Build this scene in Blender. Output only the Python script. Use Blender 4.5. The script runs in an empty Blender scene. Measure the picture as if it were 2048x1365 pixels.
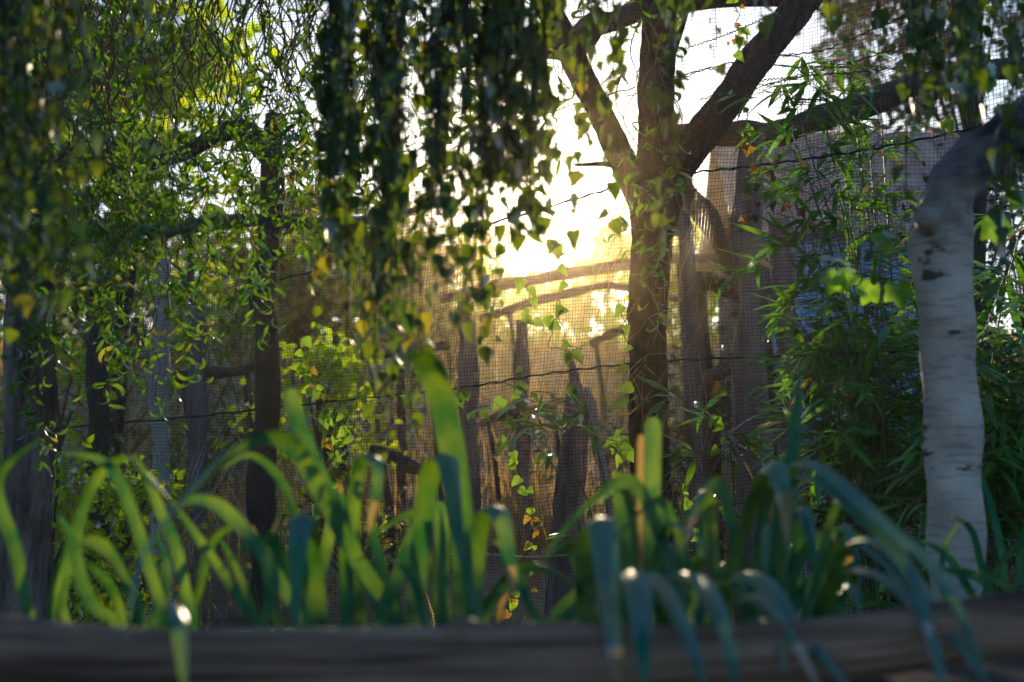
import bpy, math, random
import numpy as np
from mathutils import Matrix, Vector

# ------------------------------------------------------------------ camera, sky, sun, exposure
sc = bpy.context.scene
CAM_Z, PITCH, F = 0.75, math.radians(7.0), 2844.0
SUN_PX = (1112, 405)
cam_d = bpy.data.cameras.new('camera')
cam = bpy.data.objects.new('camera', cam_d)
sc.collection.objects.link(cam)
cam.location = (0, 0, CAM_Z)
cam.rotation_euler = (math.pi / 2 + PITCH, 0, 0)
cam_d.lens = 50.0
cam_d.sensor_width = 36.0
cam_d.clip_start = 0.05
cam_d.clip_end = 2000
cam_d.dof.use_dof = True
cam_d.dof.focus_distance = 5.1
cam_d.dof.aperture_fstop = 2.6
sc.camera = cam


def ray(px, py):
    u = (px - 1024.0) / F
    v = (682.5 - py) / F
    c, s = math.cos(PITCH), math.sin(PITCH)
    return np.array([u, c - v * s, s + v * c])


def P(px, py, d):
    """world point seen at photo pixel (px,py) at a distance d along +Y"""
    r = ray(px, py)
    return np.array([0, 0, CAM_Z]) + r * (d / r[1])


sr = ray(*SUN_PX)
sr = sr / np.linalg.norm(sr)
SUN_EL = math.asin(sr[2])
SUN_AZ = math.atan2(sr[0], sr[1])            # from +Y towards +X
world = bpy.data.worlds.new('World')
sc.world = world
world.use_nodes = True
wn = world.node_tree.nodes
wl = world.node_tree.links
bg = wn['Background']
sky = wn.new('ShaderNodeTexSky')
sky.sky_type = 'NISHITA'
sky.sun_disc = False
sky.sun_elevation = SUN_EL
sky.sun_rotation = SUN_AZ
sky.air_density = 1.0
sky.dust_density = 0.9
sky.ozone_density = 4.0
bg.inputs['Strength'].default_value = 0.125
wl.new(sky.outputs['Color'], bg.inputs['Color'])

sun_d = bpy.data.lights.new('sun', 'SUN')
sun_d.energy = 5.0
sun_d.angle = math.radians(0.6)
sun_d.color = (1.0, 0.80, 0.52)
sun = bpy.data.objects.new('sun', sun_d)
sc.collection.objects.link(sun)
sun.rotation_euler = Vector((-sr[0], -sr[1], -sr[2])).to_track_quat('-Z', 'Y').to_euler()

vs = sc.view_settings
sc.display_settings.display_device = 'sRGB'
vs.view_transform = 'Standard'
vs.look = 'None'
vs.exposure = 0.40
vs.gamma = 1.0
vs.use_curve_mapping = False
cy = sc.cycles
cy.use_denoising = True
cy.max_bounces = 7
cy.diffuse_bounces = 3
cy.glossy_bounces = 2
cy.transmission_bounces = 5
cy.volume_bounces = 0
cy.sample_clamp_indirect = 6.0
cy.caustics_reflective = False
cy.caustics_refractive = False

rng = np.random.default_rng(7)
random.seed(7)

# ------------------------------------------------------------------ helpers: numbers


def sines(seed, n=7, lo=0.6, hi=4.0):
    r = np.random.default_rng(seed)
    f = r.uniform(lo, hi, (n, 3)) * r.choice([-1, 1], (n, 3))
    ph = r.uniform(0, 6.28, n)

    def fn(x, y=0.0, z=0.0):
        t = 0.0
        for k in range(n):
            t = t + np.sin(f[k, 0] * x + f[k, 1] * y + f[k, 2] * z + ph[k])
        return t / math.sqrt(n)
    return fn


def smooth(pts, n):
    """Catmull-Rom through pts, n samples (extra columns are carried along)"""
    p = np.asarray(pts, float)
    p = np.vstack([2 * p[0] - p[1], p, 2 * p[-1] - p[-2]])
    m = len(p) - 3
    t = np.linspace(0, m - 1e-6, n)
    i = t.astype(int)
    f = (t - i)[:, None]
    a, b, c, d = p[i], p[i + 1], p[i + 2], p[i + 3]
    return 0.5 * (2 * b + (c - a) * f + (2 * a - 5 * b + 4 * c - d) * f ** 2 + (3 * b - a - 3 * c + d) * f ** 3)


def unit(v):
    v = np.asarray(v, float)
    return v / (np.linalg.norm(v, axis=-1, keepdims=True) + 1e-12)


class MB:
    """collects vertices and faces, builds ONE mesh object"""

    def __init__(self):
        self.v, self.f, self.n = [], [], 0
        self.mi = []

    def add(self, v, f, mi=0):
        v = np.asarray(v, float).reshape(-1, 3)
        if isinstance(f, np.ndarray):
            fs = [f]
        else:
            by = {}
            for q in f:
                by.setdefault(len(q), []).append(q)
            fs = [np.array(x) for x in by.values()]
        for a in fs:
            self.f.append(a + self.n)
            self.mi.append(np.full(len(a), mi))
        self.v.append(v)
        self.n += len(v)

    def mesh(self, name, mats, origin=(0, 0, 0), shade=False):
        me = bpy.data.meshes.new(name)
        v = (np.vstack(self.v) - np.asarray(origin)).astype(np.float32)
        me.vertices.add(len(v))
        me.vertices.foreach_set('co', v.ravel())
        nl = sum(a.size for a in self.f)
        npoly = sum(len(a) for a in self.f)
        me.loops.add(nl)
        me.polygons.add(npoly)
        me.loops.foreach_set('vertex_index', np.concatenate([a.ravel() for a in self.f]).astype(np.int32))
        tot = np.concatenate([np.full(len(a), a.shape[1]) for a in self.f]).astype(np.int32)
        st = np.concatenate([[0], np.cumsum(tot)[:-1]]).astype(np.int32)
        me.polygons.foreach_set('loop_start', st)
        me.polygons.foreach_set('loop_total', tot)
        if not isinstance(mats, (list, tuple)):
            mats = [mats]
        for m in mats:
            me.materials.append(m)
        me.polygons.foreach_set('material_index', np.concatenate(self.mi).astype(np.int32))
        me.polygons.foreach_set('use_smooth', np.full(npoly, bool(shade)))
        me.update(calc_edges=True)
        return me

    def build(self, name, mats, parent=None, shade=False):
        org = parent_origin(parent)
        o = bpy.data.objects.new(name, self.mesh(name, mats, org, shade))
        sc.collection.objects.link(o)
        if parent is not None:
            o.parent = parent
            ORG[o.name] = tuple(org)
        return o


ORG = {}


def parent_origin(p):
    return ORG.get(p.name, (0, 0, 0)) if p is not None else (0, 0, 0)


def tag(o, label=None, cat=None, group=None, kind=None):
    if label:
        o['label'] = label
    if cat:
        o['category'] = cat
    if group:
        o['group'] = group
    if kind:
        o['kind'] = kind
    return o


def thing(name, label, cat, loc, group=None):
    o = bpy.data.objects.new(name, None)
    o.empty_display_size = 0.1
    sc.collection.objects.link(o)
    o.location = tuple(float(c) for c in loc)
    ORG[o.name] = tuple(float(c) for c in loc)
    return tag(o, label, cat, group)


def inst(name, me, M, parent):
    """a part that shares mesh data; M = 4x4 world matrix"""
    o = bpy.data.objects.new(name, me)
    sc.collection.objects.link(o)
    o.parent = parent
    org = parent_origin(parent)
    A = Matrix([[float(x) for x in row] for row in M])
    o.matrix_basis = Matrix.Translation((-org[0], -org[1], -org[2])) @ A
    return o


def tube(pts, rad, sides=8, disp=None, cap=True):
    p = np.asarray(pts, float)
    n = len(p)
    r = np.broadcast_to(np.asarray(rad, float), (n,))
    t = unit(np.gradient(p, axis=0))
    a = np.array([1.0, 0, 0]) if abs(t[0, 0]) < 0.8 else np.array([0, 1.0, 0])
    u = np.zeros_like(p)
    u[0] = unit(a - t[0] * np.dot(a, t[0]))
    for i in range(1, n):
        w = u[i - 1] - t[i] * np.dot(u[i - 1], t[i])
        u[i] = unit(w)
    b = np.cross(t, u)
    th = np.linspace(0, 2 * math.pi, sides, endpoint=False)
    R = np.repeat(r[:, None], sides, 1)
    if disp is not None:
        L = np.concatenate([[0], np.cumsum(np.linalg.norm(np.diff(p, axis=0), axis=1))])
        R = R + disp(np.broadcast_to(th, R.shape), np.broadcast_to(L[:, None], R.shape), R)
    v = p[:, None] + R[..., None] * (np.cos(th)[None, :, None] * u[:, None] + np.sin(th)[None, :, None] * b[:, None])
    v = v.reshape(-1, 3)
    i = np.arange(n - 1)[:, None] * sides
    j = np.arange(sides)[None]
    k = (j + 1) % sides
    f = np.stack([i + j, i + k, i + sides + k, i + sides + j], -1).reshape(-1, 4)
    if not cap:
        return v, f
    fl = [tuple(q) for q in f]
    fl.append(tuple(range(sides - 1, -1, -1)))
    fl.append(tuple((n - 1) * sides + q for q in range(sides)))
    return v, fl


def box_vf(lo, hi):
    x0, y0, z0 = lo
    x1, y1, z1 = hi
    v = np.array([[x0, y0, z0], [x1, y0, z0], [x1, y1, z0], [x0, y1, z0], [x0, y0, z1], [x1, y0, z1], [x1, y1, z1], [x0, y1, z1]])
    f = np.array([[0, 3, 2, 1], [4, 5, 6, 7], [0, 1, 5, 4], [1, 2, 6, 5], [2, 3, 7, 6], [3, 0, 4, 7]])
    return v, f


# ---- leaf templates: (verts, tris), axis +Y, length 1, width along X, normal Z


def leaf_from_outline(half, fold=0.25, droop=0.15, asym=0.0):
    """half: list of (y, x); midrib fan in strips"""
    h = np.array(half)
    n = len(h)
    mid = np.stack([np.zeros(n), h[:, 0], -droop * h[:, 0] ** 2], 1)
    rt = np.stack([h[:, 1], h[:, 0] + 0, fold * h[:, 1] - droop * h[:, 0] ** 2], 1)
    lf = np.stack([-h[:, 1] * (1 + asym), h[:, 0] - 0.02, fold * 0.8 * h[:, 1] - droop * h[:, 0] ** 2 + asym * 0.1], 1)
    v = np.vstack([mid, rt, lf])
    f = []
    for i in range(n - 1):
        a, b = i, i + 1
        f += [(a, n + a, n + b), (a, n + b, b), (a, b, 2 * n + b), (a, 2 * n + b, 2 * n + a)]
    return v, np.array(f)


BIRCH = [leaf_from_outline([(0, 0.0), (0.02, .2), (.13, .40), (.2, .38), (.30, .41), (.42, .33), (.55, .27), (.7, .16), (.85, .07), (1, 0)], 0.3, 0.2),
         leaf_from_outline([(0, 0.0), (0.04, .22), (.16, .44), (.26, .40), (.36, .42), (.5, .31), (.66, .2), (.84, .09), (1, 0)], -0.15, 0.35, 0.15)]
BIRCH += [leaf_from_outline([(0, 0.0), (0.05, .2), (.18, .36), (.3, .33), (.42, .35), (.6, .22), (.8, .12), (1, 0)], 0.9, 0.5), leaf_from_outline([(0, 0.0), (0.04, .15), (.2, .34), (.4, .30), (.6, .2), (.85, .06), (1, 0)], -.5, -.4, -.3)]
HEART = [leaf_from_outline([(-.06, 0.0), (-.12, .18), (-.04, .38), (.15, .46), (.35, .42), (.55, .30), (.75, .17), (.9, .07), (1, 0)], 0.25, 0.25),
         leaf_from_outline([(-.06, 0.0), (-.10, .2), (-.0, .36), (.2, .40), (.42, .33), (.6, .24), (.8, .12), (1, 0)], 0.4, 0.4, 0.1)]
BAMBOO = [leaf_from_outline([(0, .005), (.06, .025), (.18, .062), (.35, .082), (.55, .074), (.75, .048), (.9, .02), (1, 0)], 0.4, d) for d in (.12, .35, -.08)]
SMALL = [leaf_from_outline([(0, 0.02), (.3, .27), (.65, .22), (1, 0)], 0.3, 0.3)]


def lobed():
    """five pointed, toothed lobes with a notch at the stalk"""
    tips = [(0, 1.0), (1.0, .88), (-1.0, .88), (2.0, .66), (-2.0, .66)]
    K = 72
    r = []
    for k in range(K):
        a = -math.pi + 2 * math.pi * (k + .5) / K
        lob = .45
        for ta, tl in tips:
            lob = max(lob, tl * (1 - .95 * min(1, abs(a - ta) / .60) ** .9 * .42))
        lob *= 1 + .06 * (-1) ** k
        if abs(a) > 2.75:
            lob *= .45
        r.append((math.sin(a) * lob * .62, .36 + math.cos(a) * lob * .62, -.16 * lob * lob + .07 * math.sin(4 * a) * lob))
    v = np.array([(0, .36, 0.04)] + r)
    f = np.array([(0, 1 + k, 1 + (k + 1) % K) for k in range(K)])
    return v, f


LOBED = [lobed()]


def curl_leaf(seed, curl, twist, w):
    r = np.random.default_rng(seed)
    n = 10
    t = np.linspace(0, 1, n)
    ang = curl * t ** 1.3
    dx = np.stack([0.25 * np.sin(5 * t + seed), np.cos(ang), -np.sin(ang)], 1)
    c = np.vstack([[0, 0, 0], np.cumsum(unit(dx)[:-1] / (n - 1), 0)])
    wd = w * np.sin(np.pi * np.clip(t * .97 + .02, 0, 1)) ** 0.7
    tw = twist * t
    tn = unit(np.gradient(c, axis=0))
    nn = np.stack([np.zeros(n), np.sin(ang), np.cos(ang)], 1)
    side = np.cross(tn, nn)
    s = np.cos(tw)[:, None] * side + np.sin(tw)[:, None] * nn
    v = np.vstack([c - s * wd[:, None], c + s * wd[:, None]])
    f = []
    for i in range(n - 1):
        f += [(i, n + i, n + i + 1), (i, n + i + 1, i + 1)]
    return v, np.array(f)


WILLOW = [curl_leaf(1, 2.2, 1.5, .085), curl_leaf(2, 4.2, 2.6, .075), curl_leaf(3, -3.0, -2.0, .085), curl_leaf(4, 1.0, 3.5, .07), curl_leaf(5, 5.5, 1.0, .08)]


def frames(pos, axis, nrm, size):
    """N 4x4 matrices: leaf axis along axis, normal near nrm"""
    pos = np.asarray(pos, float)
    y = unit(axis)
    z = nrm - y * np.sum(nrm * y, 1, keepdims=True)
    z = unit(z)
    x = np.cross(y, z)
    s = np.asarray(size, float).reshape(-1, 1)
    M = np.zeros((len(pos), 4, 4))
    M[:, :3, 0] = x * s
    M[:, :3, 1] = y * s
    M[:, :3, 2] = z * s
    M[:, :3, 3] = pos
    M[:, 3, 3] = 1
    return M


def mass(mb, tmpls, Ms, which, mis=None):
    for k, (v, f) in enumerate(tmpls):
        for m in (np.unique(mis) if mis is not None else [0]):
            sel = which == k
            if mis is not None:
                sel = sel & (mis == m)
            A = Ms[sel]
            if not len(A):
                continue
            V = np.einsum('nij,vj->nvi', A[:, :3, :3], v) + A[:, None, :3, 3]
            Fc = f[None] + (np.arange(len(A)) * len(v))[:, None, None]
            mb.add(V.reshape(-1, 3), Fc.reshape(-1, f.shape[1]), int(m))


def leaf_set(parent, tmpls, mats, Ms, mis, nparts, score, part='leaf', rest='foliage'):
    """the nparts leaves with the largest score as parts of their own, the rest as one mass"""
    n = len(Ms)
    which = rng.integers(0, len(tmpls), n)
    order = np.argsort(-score)
    own = order[:nparts]
    meshes = {}
    for i in own:
        key = (int(which[i]), int(mis[i]))
        if key not in meshes:
            b = MB()
            b.add(tmpls[key[0]][0], tmpls[key[0]][1])
            meshes[key] = b.mesh(part, mats[key[1]], shade=True)
        inst(part, meshes[key], Ms[i], parent)
    left = order[nparts:]
    if len(left):
        b = MB()
        mass(b, tmpls, Ms[left], which[left], mis[left])
        o = b.build(rest, mats, parent, shade=True)
        o['kind'] = 'stuff'


def in_view(pos, margin=0.0):
    c, s = math.cos(PITCH), math.sin(PITCH)
    q = pos - np.array([0, 0, CAM_Z])
    w = q[:, 1] * c + q[:, 2] * s
    u = q[:, 0] / np.maximum(w, .05) * F
    v = (-q[:, 1] * s + q[:, 2] * c) / np.maximum(w, .05) * F
    return (w > .1) & (abs(u) < 1024 + margin) & (abs(v) < 683 + margin), w


# ------------------------------------------------------------------ helpers: materials


def new_mat(name):
    m = bpy.data.materials.new(name)
    m.use_nodes = True
    nt = m.node_tree
    for n in list(nt.nodes):
        nt.nodes.remove(n)
    return m, nt, nt.nodes, nt.links


def ramp(nodes, stops):
    r = nodes.new('ShaderNodeValToRGB')
    e = r.color_ramp.elements
    while len(e) < len(stops):
        e.new(0.5)
    for k, (p, c) in enumerate(stops):
        e[k].position = p
        e[k].color = (*c, 1)
    return r


def leaf_mat(name, cols, tcols, tw=0.45, rough=0.4, gl=0.06, scale=18.0, gk=.4):
    """cols: two reflected colours; tcols: two transmitted colours"""
    m, nt, N, L = new_mat(name)
    g = N.new('ShaderNodeNewGeometry')
    nz = N.new('ShaderNodeTexNoise')
    nz.inputs['Scale'].default_value = scale
    nz.inputs['Detail'].default_value = 2
    L.new(g.outputs['Position'], nz.inputs['Vector'])
    r1 = ramp(N, [(0.35, cols[0]), (0.65, cols[1])])
    r2 = ramp(N, [(0.35, tcols[0]), (0.65, tcols[1])])
    L.new(nz.outputs['Fac'], r1.inputs['Fac'])
    L.new(nz.outputs['Fac'], r2.inputs['Fac'])
    d = N.new('ShaderNodeBsdfDiffuse')
    t = N.new('ShaderNodeBsdfTranslucent')
    L.new(r1.outputs['Color'], d.inputs['Color'])
    L.new(r2.outputs['Color'], t.inputs['Color'])
    mx = N.new('ShaderNodeMixShader')
    mx.inputs['Fac'].default_value = tw
    L.new(d.outputs[0], mx.inputs[1])
    L.new(t.outputs[0], mx.inputs[2])
    gs = N.new('ShaderNodeBsdfGlossy')
    gs.inputs['Roughness'].default_value = rough
    gs.inputs['Color'].default_value = (1, 1, 1, 1)
    fr = N.new('ShaderNodeFresnel')
    fr.inputs['IOR'].default_value = 1.4
    mu = N.new('ShaderNodeMath')
    mu.operation = 'MULTIPLY_ADD'
    mu.inputs[1].default_value = gk
    mu.inputs[2].default_value = gl
    L.new(fr.outputs[0], mu.inputs[0])
    cl = N.new('ShaderNodeMath')
    cl.operation = 'MINIMUM'
    cl.inputs[1].default_value = 0.4
    L.new(mu.outputs[0], cl.inputs[0])
    m2 = N.new('ShaderNodeMixShader')
    L.new(cl.outputs[0], m2.inputs['Fac'])
    L.new(mx.outputs[0], m2.inputs[1])
    L.new(gs.outputs[0], m2.inputs[2])
    out = N.new('ShaderNodeOutputMaterial')
    L.new(m2.outputs[0], out.inputs['Surface'])
    return m


def bark_mat(name, dark, light, scale=14, stretch=(1, 1, .22), bump=.6, rough=.9, moss=None):
    m, nt, N, L = new_mat(name)
    g = N.new('ShaderNodeNewGeometry')
    mp = N.new('ShaderNodeMapping')
    mp.inputs['Scale'].default_value = stretch
    L.new(g.outputs['Position'], mp.inputs['Vector'])
    nz = N.new('ShaderNodeTexNoise')
    nz.inputs['Scale'].default_value = scale
    nz.inputs['Detail'].default_value = 6
    nz.inputs['Roughness'].default_value = .65
    L.new(mp.outputs[0], nz.inputs['Vector'])
    r = ramp(N, [(0.32, dark), (0.68, light)])
    L.new(nz.outputs['Fac'], r.inputs['Fac'])
    col = r.outputs['Color']
    if moss:
        n2 = N.new('ShaderNodeTexNoise')
        n2.inputs['Scale'].default_value = 5
        n2.inputs['Detail'].default_value = 4
        L.new(g.outputs['Position'], n2.inputs['Vector'])
        r2 = ramp(N, [(0.5, (0, 0, 0)), (0.62, (1, 1, 1))])
        L.new(n2.outputs['Fac'], r2.inputs['Fac'])
        mm = N.new('ShaderNodeMixRGB')
        mm.inputs[2].default_value = (*moss, 1)
        L.new(r2.outputs['Color'], mm.inputs[0])
        L.new(col, mm.inputs[1])
        col = mm.outputs[0]
    p = N.new('ShaderNodeBsdfPrincipled')
    p.inputs['Roughness'].default_value = rough
    L.new(col, p.inputs['Base Color'])
    b = N.new('ShaderNodeBump')
    b.inputs['Strength'].default_value = bump
    b.inputs['Distance'].default_value = .02
    L.new(nz.outputs['Fac'], b.inputs['Height'])
    L.new(b.outputs[0], p.inputs['Normal'])
    out = N.new('ShaderNodeOutputMaterial')
    L.new(p.outputs[0], out.inputs['Surface'])
    return m


def plain_mat(name, c1, c2, scale=8, rough=.8, bump=.2, metal=0.0):
    m = bark_mat(name, c1, c2, scale, (1, 1, 1), bump, rough)
    return m


BIRCH_Z = float(P(1880, 440, 3.2)[2])


def birch_bark():
    m, nt, N, L = new_mat('birch_bark')
    g = N.new('ShaderNodeNewGeometry')
    # fine horizontal lenticels
    mp = N.new('ShaderNodeMapping')
    mp.inputs['Scale'].default_value = (9, 9, 75)
    L.new(g.outputs['Position'], mp.inputs['Vector'])
    n1 = N.new('ShaderNodeTexNoise')
    n1.inputs['Scale'].default_value = 1.6
    n1.inputs['Detail'].default_value = 3
    L.new(mp.outputs[0], n1.inputs['Vector'])
    r1 = ramp(N, [(0.55, (0, 0, 0)), (0.60, (1, 1, 1))])
    L.new(n1.outputs['Fac'], r1.inputs['Fac'])
    # broad dark scars
    mp2 = N.new('ShaderNodeMapping')
    mp2.inputs['Scale'].default_value = (5, 5, 11)
    mp2.inputs['Location'].default_value = (2.3, 0.4, 1.1)
    L.new(g.outputs['Position'], mp2.inputs['Vector'])
    n2 = N.new('ShaderNodeTexNoise')
    n2.inputs['Scale'].default_value = 1.5
    n2.inputs['Detail'].default_value = 5
    n2.inputs['Roughness'].default_value = .6
    L.new(mp2.outputs[0], n2.inputs['Vector'])
    r2 = ramp(N, [(0.60, (0, 0, 0)), (0.65, (1, 1, 1))])
    L.new(n2.outputs['Fac'], r2.inputs['Fac'])
    n3 = N.new('ShaderNodeTexNoise')
    n3.inputs['Scale'].default_value = 9
    n3.inputs['Detail'].default_value = 4
    L.new(g.outputs['Position'], n3.inputs['Vector'])
    base = ramp(N, [(0.3, (.46, .38, .32)), (0.7, (.72, .64, .56))])
    L.new(n3.outputs['Fac'], base.inputs['Fac'])
    a = N.new('ShaderNodeMixRGB')
    a.inputs[2].default_value = (.20, .17, .15, 1)
    k = N.new('ShaderNodeMath')
    k.operation = 'MULTIPLY'
    k.inputs[1].default_value = .45
    L.new(r1.outputs['Color'], k.inputs[0])
    L.new(k.outputs[0], a.inputs[0])
    L.new(base.outputs['Color'], a.inputs[1])
    b = N.new('ShaderNodeMixRGB')
    b.inputs[2].default_value = (.07, .055, .045, 1)
    L.new(r2.outputs['Color'], b.inputs[0])
    L.new(a.outputs[0], b.inputs[1])
    # rough grey-black bark takes over above the bend
    sp = N.new('ShaderNodeSeparateXYZ')
    L.new(g.outputs['Position'], sp.inputs[0])
    ad = N.new('ShaderNodeMath')
    ad.operation = 'MULTIPLY_ADD'
    ad.inputs[1].default_value = .35
    L.new(n3.outputs['Fac'], ad.inputs[0])
    L.new(sp.outputs['Z'], ad.inputs[2])
    r4 = ramp(N, [(0.0, (0, 0, 0)), (1.0, (1, 1, 1))])
    mr = N.new('ShaderNodeMapRange')
    mr.inputs['From Min'].default_value = BIRCH_Z + .07
    mr.inputs['From Max'].default_value = BIRCH_Z + .30
    L.new(ad.outputs[0], mr.inputs['Value'])
    rough_c = ramp(N, [(0.42, (.03, .025, .025)), (0.64, (.20, .175, .175))])
    L.new(n2.outputs['Fac'], rough_c.inputs['Fac'])
    b3 = N.new('ShaderNodeMixRGB')
    L.new(mr.outputs[0], b3.inputs[0])
    L.new(b.outputs[0], b3.inputs[1])
    L.new(rough_c.outputs['Color'], b3.inputs[2])
    b = b3
    p = N.new('ShaderNodeBsdfPrincipled')
    p.inputs['Roughness'].default_value = .7
    L.new(b.outputs[0], p.inputs['Base Color'])
    bu = N.new('ShaderNodeBump')
    bu.inputs['Strength'].default_value = .4
    bu.inputs['Distance'].default_value = .006
    L.new(n2.outputs['Fac'], bu.inputs['Height'])
    L.new(bu.outputs[0], p.inputs['Normal'])
    out = N.new('ShaderNodeOutputMaterial')
    L.new(p.outputs[0], out.inputs['Surface'])
    return m


M = {}
M['birch_bark'] = birch_bark()
M['birch_dark'] = bark_mat('birch_dark', (.05, .04, .04), (.25, .22, .22), 9, (1, 1, 1), .7)
M['birch_leaf'] = leaf_mat('birch_leaf', [(.016, .065, .024), (.04, .11, .026)], [(.08, .20, .004), (.31, .39, .008)], .46, .45, .02)
M['birch_yellow'] = leaf_mat('birch_yellow', [(.16, .17, .02), (.24, .22, .03)], [(.45, .42, .01), (.6, .5, .02)], .5, .45, .02)
M['willow_leaf'] = leaf_mat('willow_leaf', [(.018, .12, .05), (.04, .19, .05)], [(.12, .36, .006), (.30, .50, .01)], .42, .4, .02, 18, .2)
M['willow_yellow'] = leaf_mat('willow_yellow', [(.16, .15, .03), (.2, .2, .04)], [(.5, .5, .03), (.6, .55, .04)], .5, .4, .04)
M['bamboo_leaf'] = leaf_mat('bamboo_leaf', [(.03, .20, .035), (.07, .30, .05)], [(.16, .52, .01), (.34, .68, .02)], .42, .26, .08, 18, .8)
M['strap'] = leaf_mat('strap', [(.008, .15, .12), (.022, .22, .155)], [(.06, .25, .002), (.36, .56, .002)], .30, .42, 0.0, 14, .13)
M['strap_dry'] = leaf_mat('strap_dry', [(.28, .19, .07), (.36, .25, .09)], [(.55, .34, .06), (.6, .4, .08)], .5, .45, .04, 10)
M['straw_leaf'] = leaf_mat('straw_leaf', [(.26, .19, .08), (.36, .28, .12)], [(.5, .36, .1), (.6, .42, .12)], .4, .5, .02)
M['vine_leaf'] = leaf_mat('vine_leaf', [(.05, .15, .025), (.09, .2, .03)], [(.28, .55, .02), (.42, .66, .03)], .5, .4, .04)
M['vine_orange'] = leaf_mat('vine_orange', [(.22, .11, .03), (.3, .19, .04)], [(.55, .25, .02), (.62, .40, .03)], .5, .4, .03)
M['dead_leaf'] = leaf_mat('dead_leaf', [(.07, .04, .03), (.12, .07, .05)], [(.2, .1, .05), (.3, .15, .06)], .3, .6, .02)
M['lime_leaf'] = leaf_mat('lime_leaf', [(.10, .19, .02), (.15, .24, .025)], [(.50, .80, .01), (.80, .92, .015)], .68, .5, .0, 1.2)
M['climber_leaf'] = leaf_mat('climber_leaf', [(.06, .2, .03), (.12, .28, .05)], [(.26, .62, .02), (.46, .78, .03)], .5, .4, .03, 40)
M['shrub_leaf'] = leaf_mat('shrub_leaf', [(.05, .09, .025), (.09, .12, .03)], [(.30, .38, .03), (.5, .45, .05)], .5, .5, .02, 2.5)
M['evergreen'] = leaf_mat('evergreen', [(.012, .035, .02), (.025, .055, .025)], [(.05, .10, .02), (.07, .13, .02)], .25, .4, .05, 4)
M['conifer'] = leaf_mat('conifer', [(.015, .035, .03), (.03, .05, .045)], [(.03, .06, .03), (.05, .07, .03)], .2, .5, .03, 2)
M['dry_grass'] = leaf_mat('dry_grass', [(.30, .19, .09), (.46, .31, .15)], [(.70, .42, .13), (.86, .57, .20)], .5, .6, .0, 1.5)
M['green_grass'] = leaf_mat('green_grass', [(.04, .09, .03), (.07, .12, .03)], [(.2, .35, .03), (.3, .42, .05)], .45, .5, .03, 3)
M['main_bark'] = bark_mat('main_bark', (.012, .009, .009), (.13, .095, .085), 34, (1, 1, .5), 1.0)
M['willow_bark'] = bark_mat('willow_bark', (.05, .038, .034), (.34, .26, .22), 16, (1, 1, .3), .9)
M['twig'] = bark_mat('twig', (.07, .05, .03), (.22, .15, .09), 20)
M['twig_dark'] = bark_mat('twig_dark', (.03, .022, .018), (.07, .05, .035), 20)
M['dry_vine'] = bark_mat('dry_vine', (.25, .17, .11), (.45, .33, .24), 20)
M['post'] = bark_mat('post', (.09, .07, .072), (.36, .295, .30), 11, (1, 1, .18), .5, .85)
M['post_dark'] = bark_mat('post_dark', (.04, .033, .03), (.13, .105, .09), 11, (1, 1, .2), .7, .9, (.05, .07, .02))
M['post_pale'] = bark_mat('post_pale', (.38, .34, .32), (.62, .57, .55), 8, (1, 1, .2), .3, .8)
M['beam'] = bark_mat('beam', (.06, .045, .035), (.20, .15, .12), 11, (.3, 1, 1), .7, .9)
M['log'] = bark_mat('log', (.04, .022, .014), (.52, .32, .22), 6, (.2, 2.0, 5.0), .8, .85)
M['net'] = plain_mat('net', (.010, .010, .011), (.018, .018, .018), 30, .4, 0)
M['cable'] = plain_mat('cable', (.01, .01, .012), (.03, .03, .03), 30, .5, .2)
M['cable_pale'] = plain_mat('cable_pale', (.4, .36, .3), (.55, .5, .42), 30, .6, .2)
M['rock'] = plain_mat('rock', (.16, .14, .13), (.38, .34, .31), 3, .9, .8)
M['hut_blue'] = bark_mat('hut_blue', (.16, .34, .66), (.26, .46, .80), 5, (1, 1, .2), .2, .6)
M['hut_roof'] = bark_mat('hut_roof', (.50, .30, .26), (.86, .57, .50), 4, (1, 1, 1), .4, .85, (.42, .30, .24))
M['hut_trim'] = plain_mat('hut_trim', (.10, .08, .07), (.16, .13, .12), 5, .8, .3)
M['soil'] = plain_mat('soil', (.02, .014, .010), (.06, .042, .03), 9, .95, .6)


def ground_mat():
    m, nt, N, L = new_mat('ground')
    g = N.new('ShaderNodeNewGeometry')
    n1 = N.new('ShaderNodeTexNoise')
    n1.inputs['Scale'].default_value = .6
    n1.inputs['Detail'].default_value = 8
    n1.inputs['Roughness'].default_value = .7
    L.new(g.outputs['Position'], n1.inputs['Vector'])
    r = ramp(N, [(0.3, (.10, .065, .045)), (0.48, (.26, .175, .10)), (0.58, (.34, .24, .14)), (0.75, (.09, .08, .035))])
    L.new(n1.outputs['Fac'], r.inputs['Fac'])
    n2 = N.new('ShaderNodeTexNoise')
    n2.inputs['Scale'].default_value = 9
    n2.inputs['Detail'].default_value = 6
    L.new(g.outputs['Position'], n2.inputs['Vector'])
    p = N.new('ShaderNodeBsdfPrincipled')
    p.inputs['Roughness'].default_value = .95
    L.new(r.outputs['Color'], p.inputs['Base Color'])
    b = N.new('ShaderNodeBump')
    b.inputs['Strength'].default_value = .8
    b.inputs['Distance'].default_value = .05
    L.new(n2.outputs['Fac'], b.inputs['Height'])
    L.new(b.outputs[0], p.inputs['Normal'])
    out = N.new('ShaderNodeOutputMaterial')
    L.new(p.outputs[0], out.inputs['Surface'])
    return m


M['ground'] = ground_mat()

# ------------------------------------------------------------------ ground
hn = sines(11, 8, .25, 1.3)
hn2 = sines(12, 8, 1.5, 4.5)


def sstep(a, b, x):
    t = np.clip((x - a) / (b - a), 0, 1)
    return t * t * (3 - 2 * t)


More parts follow.
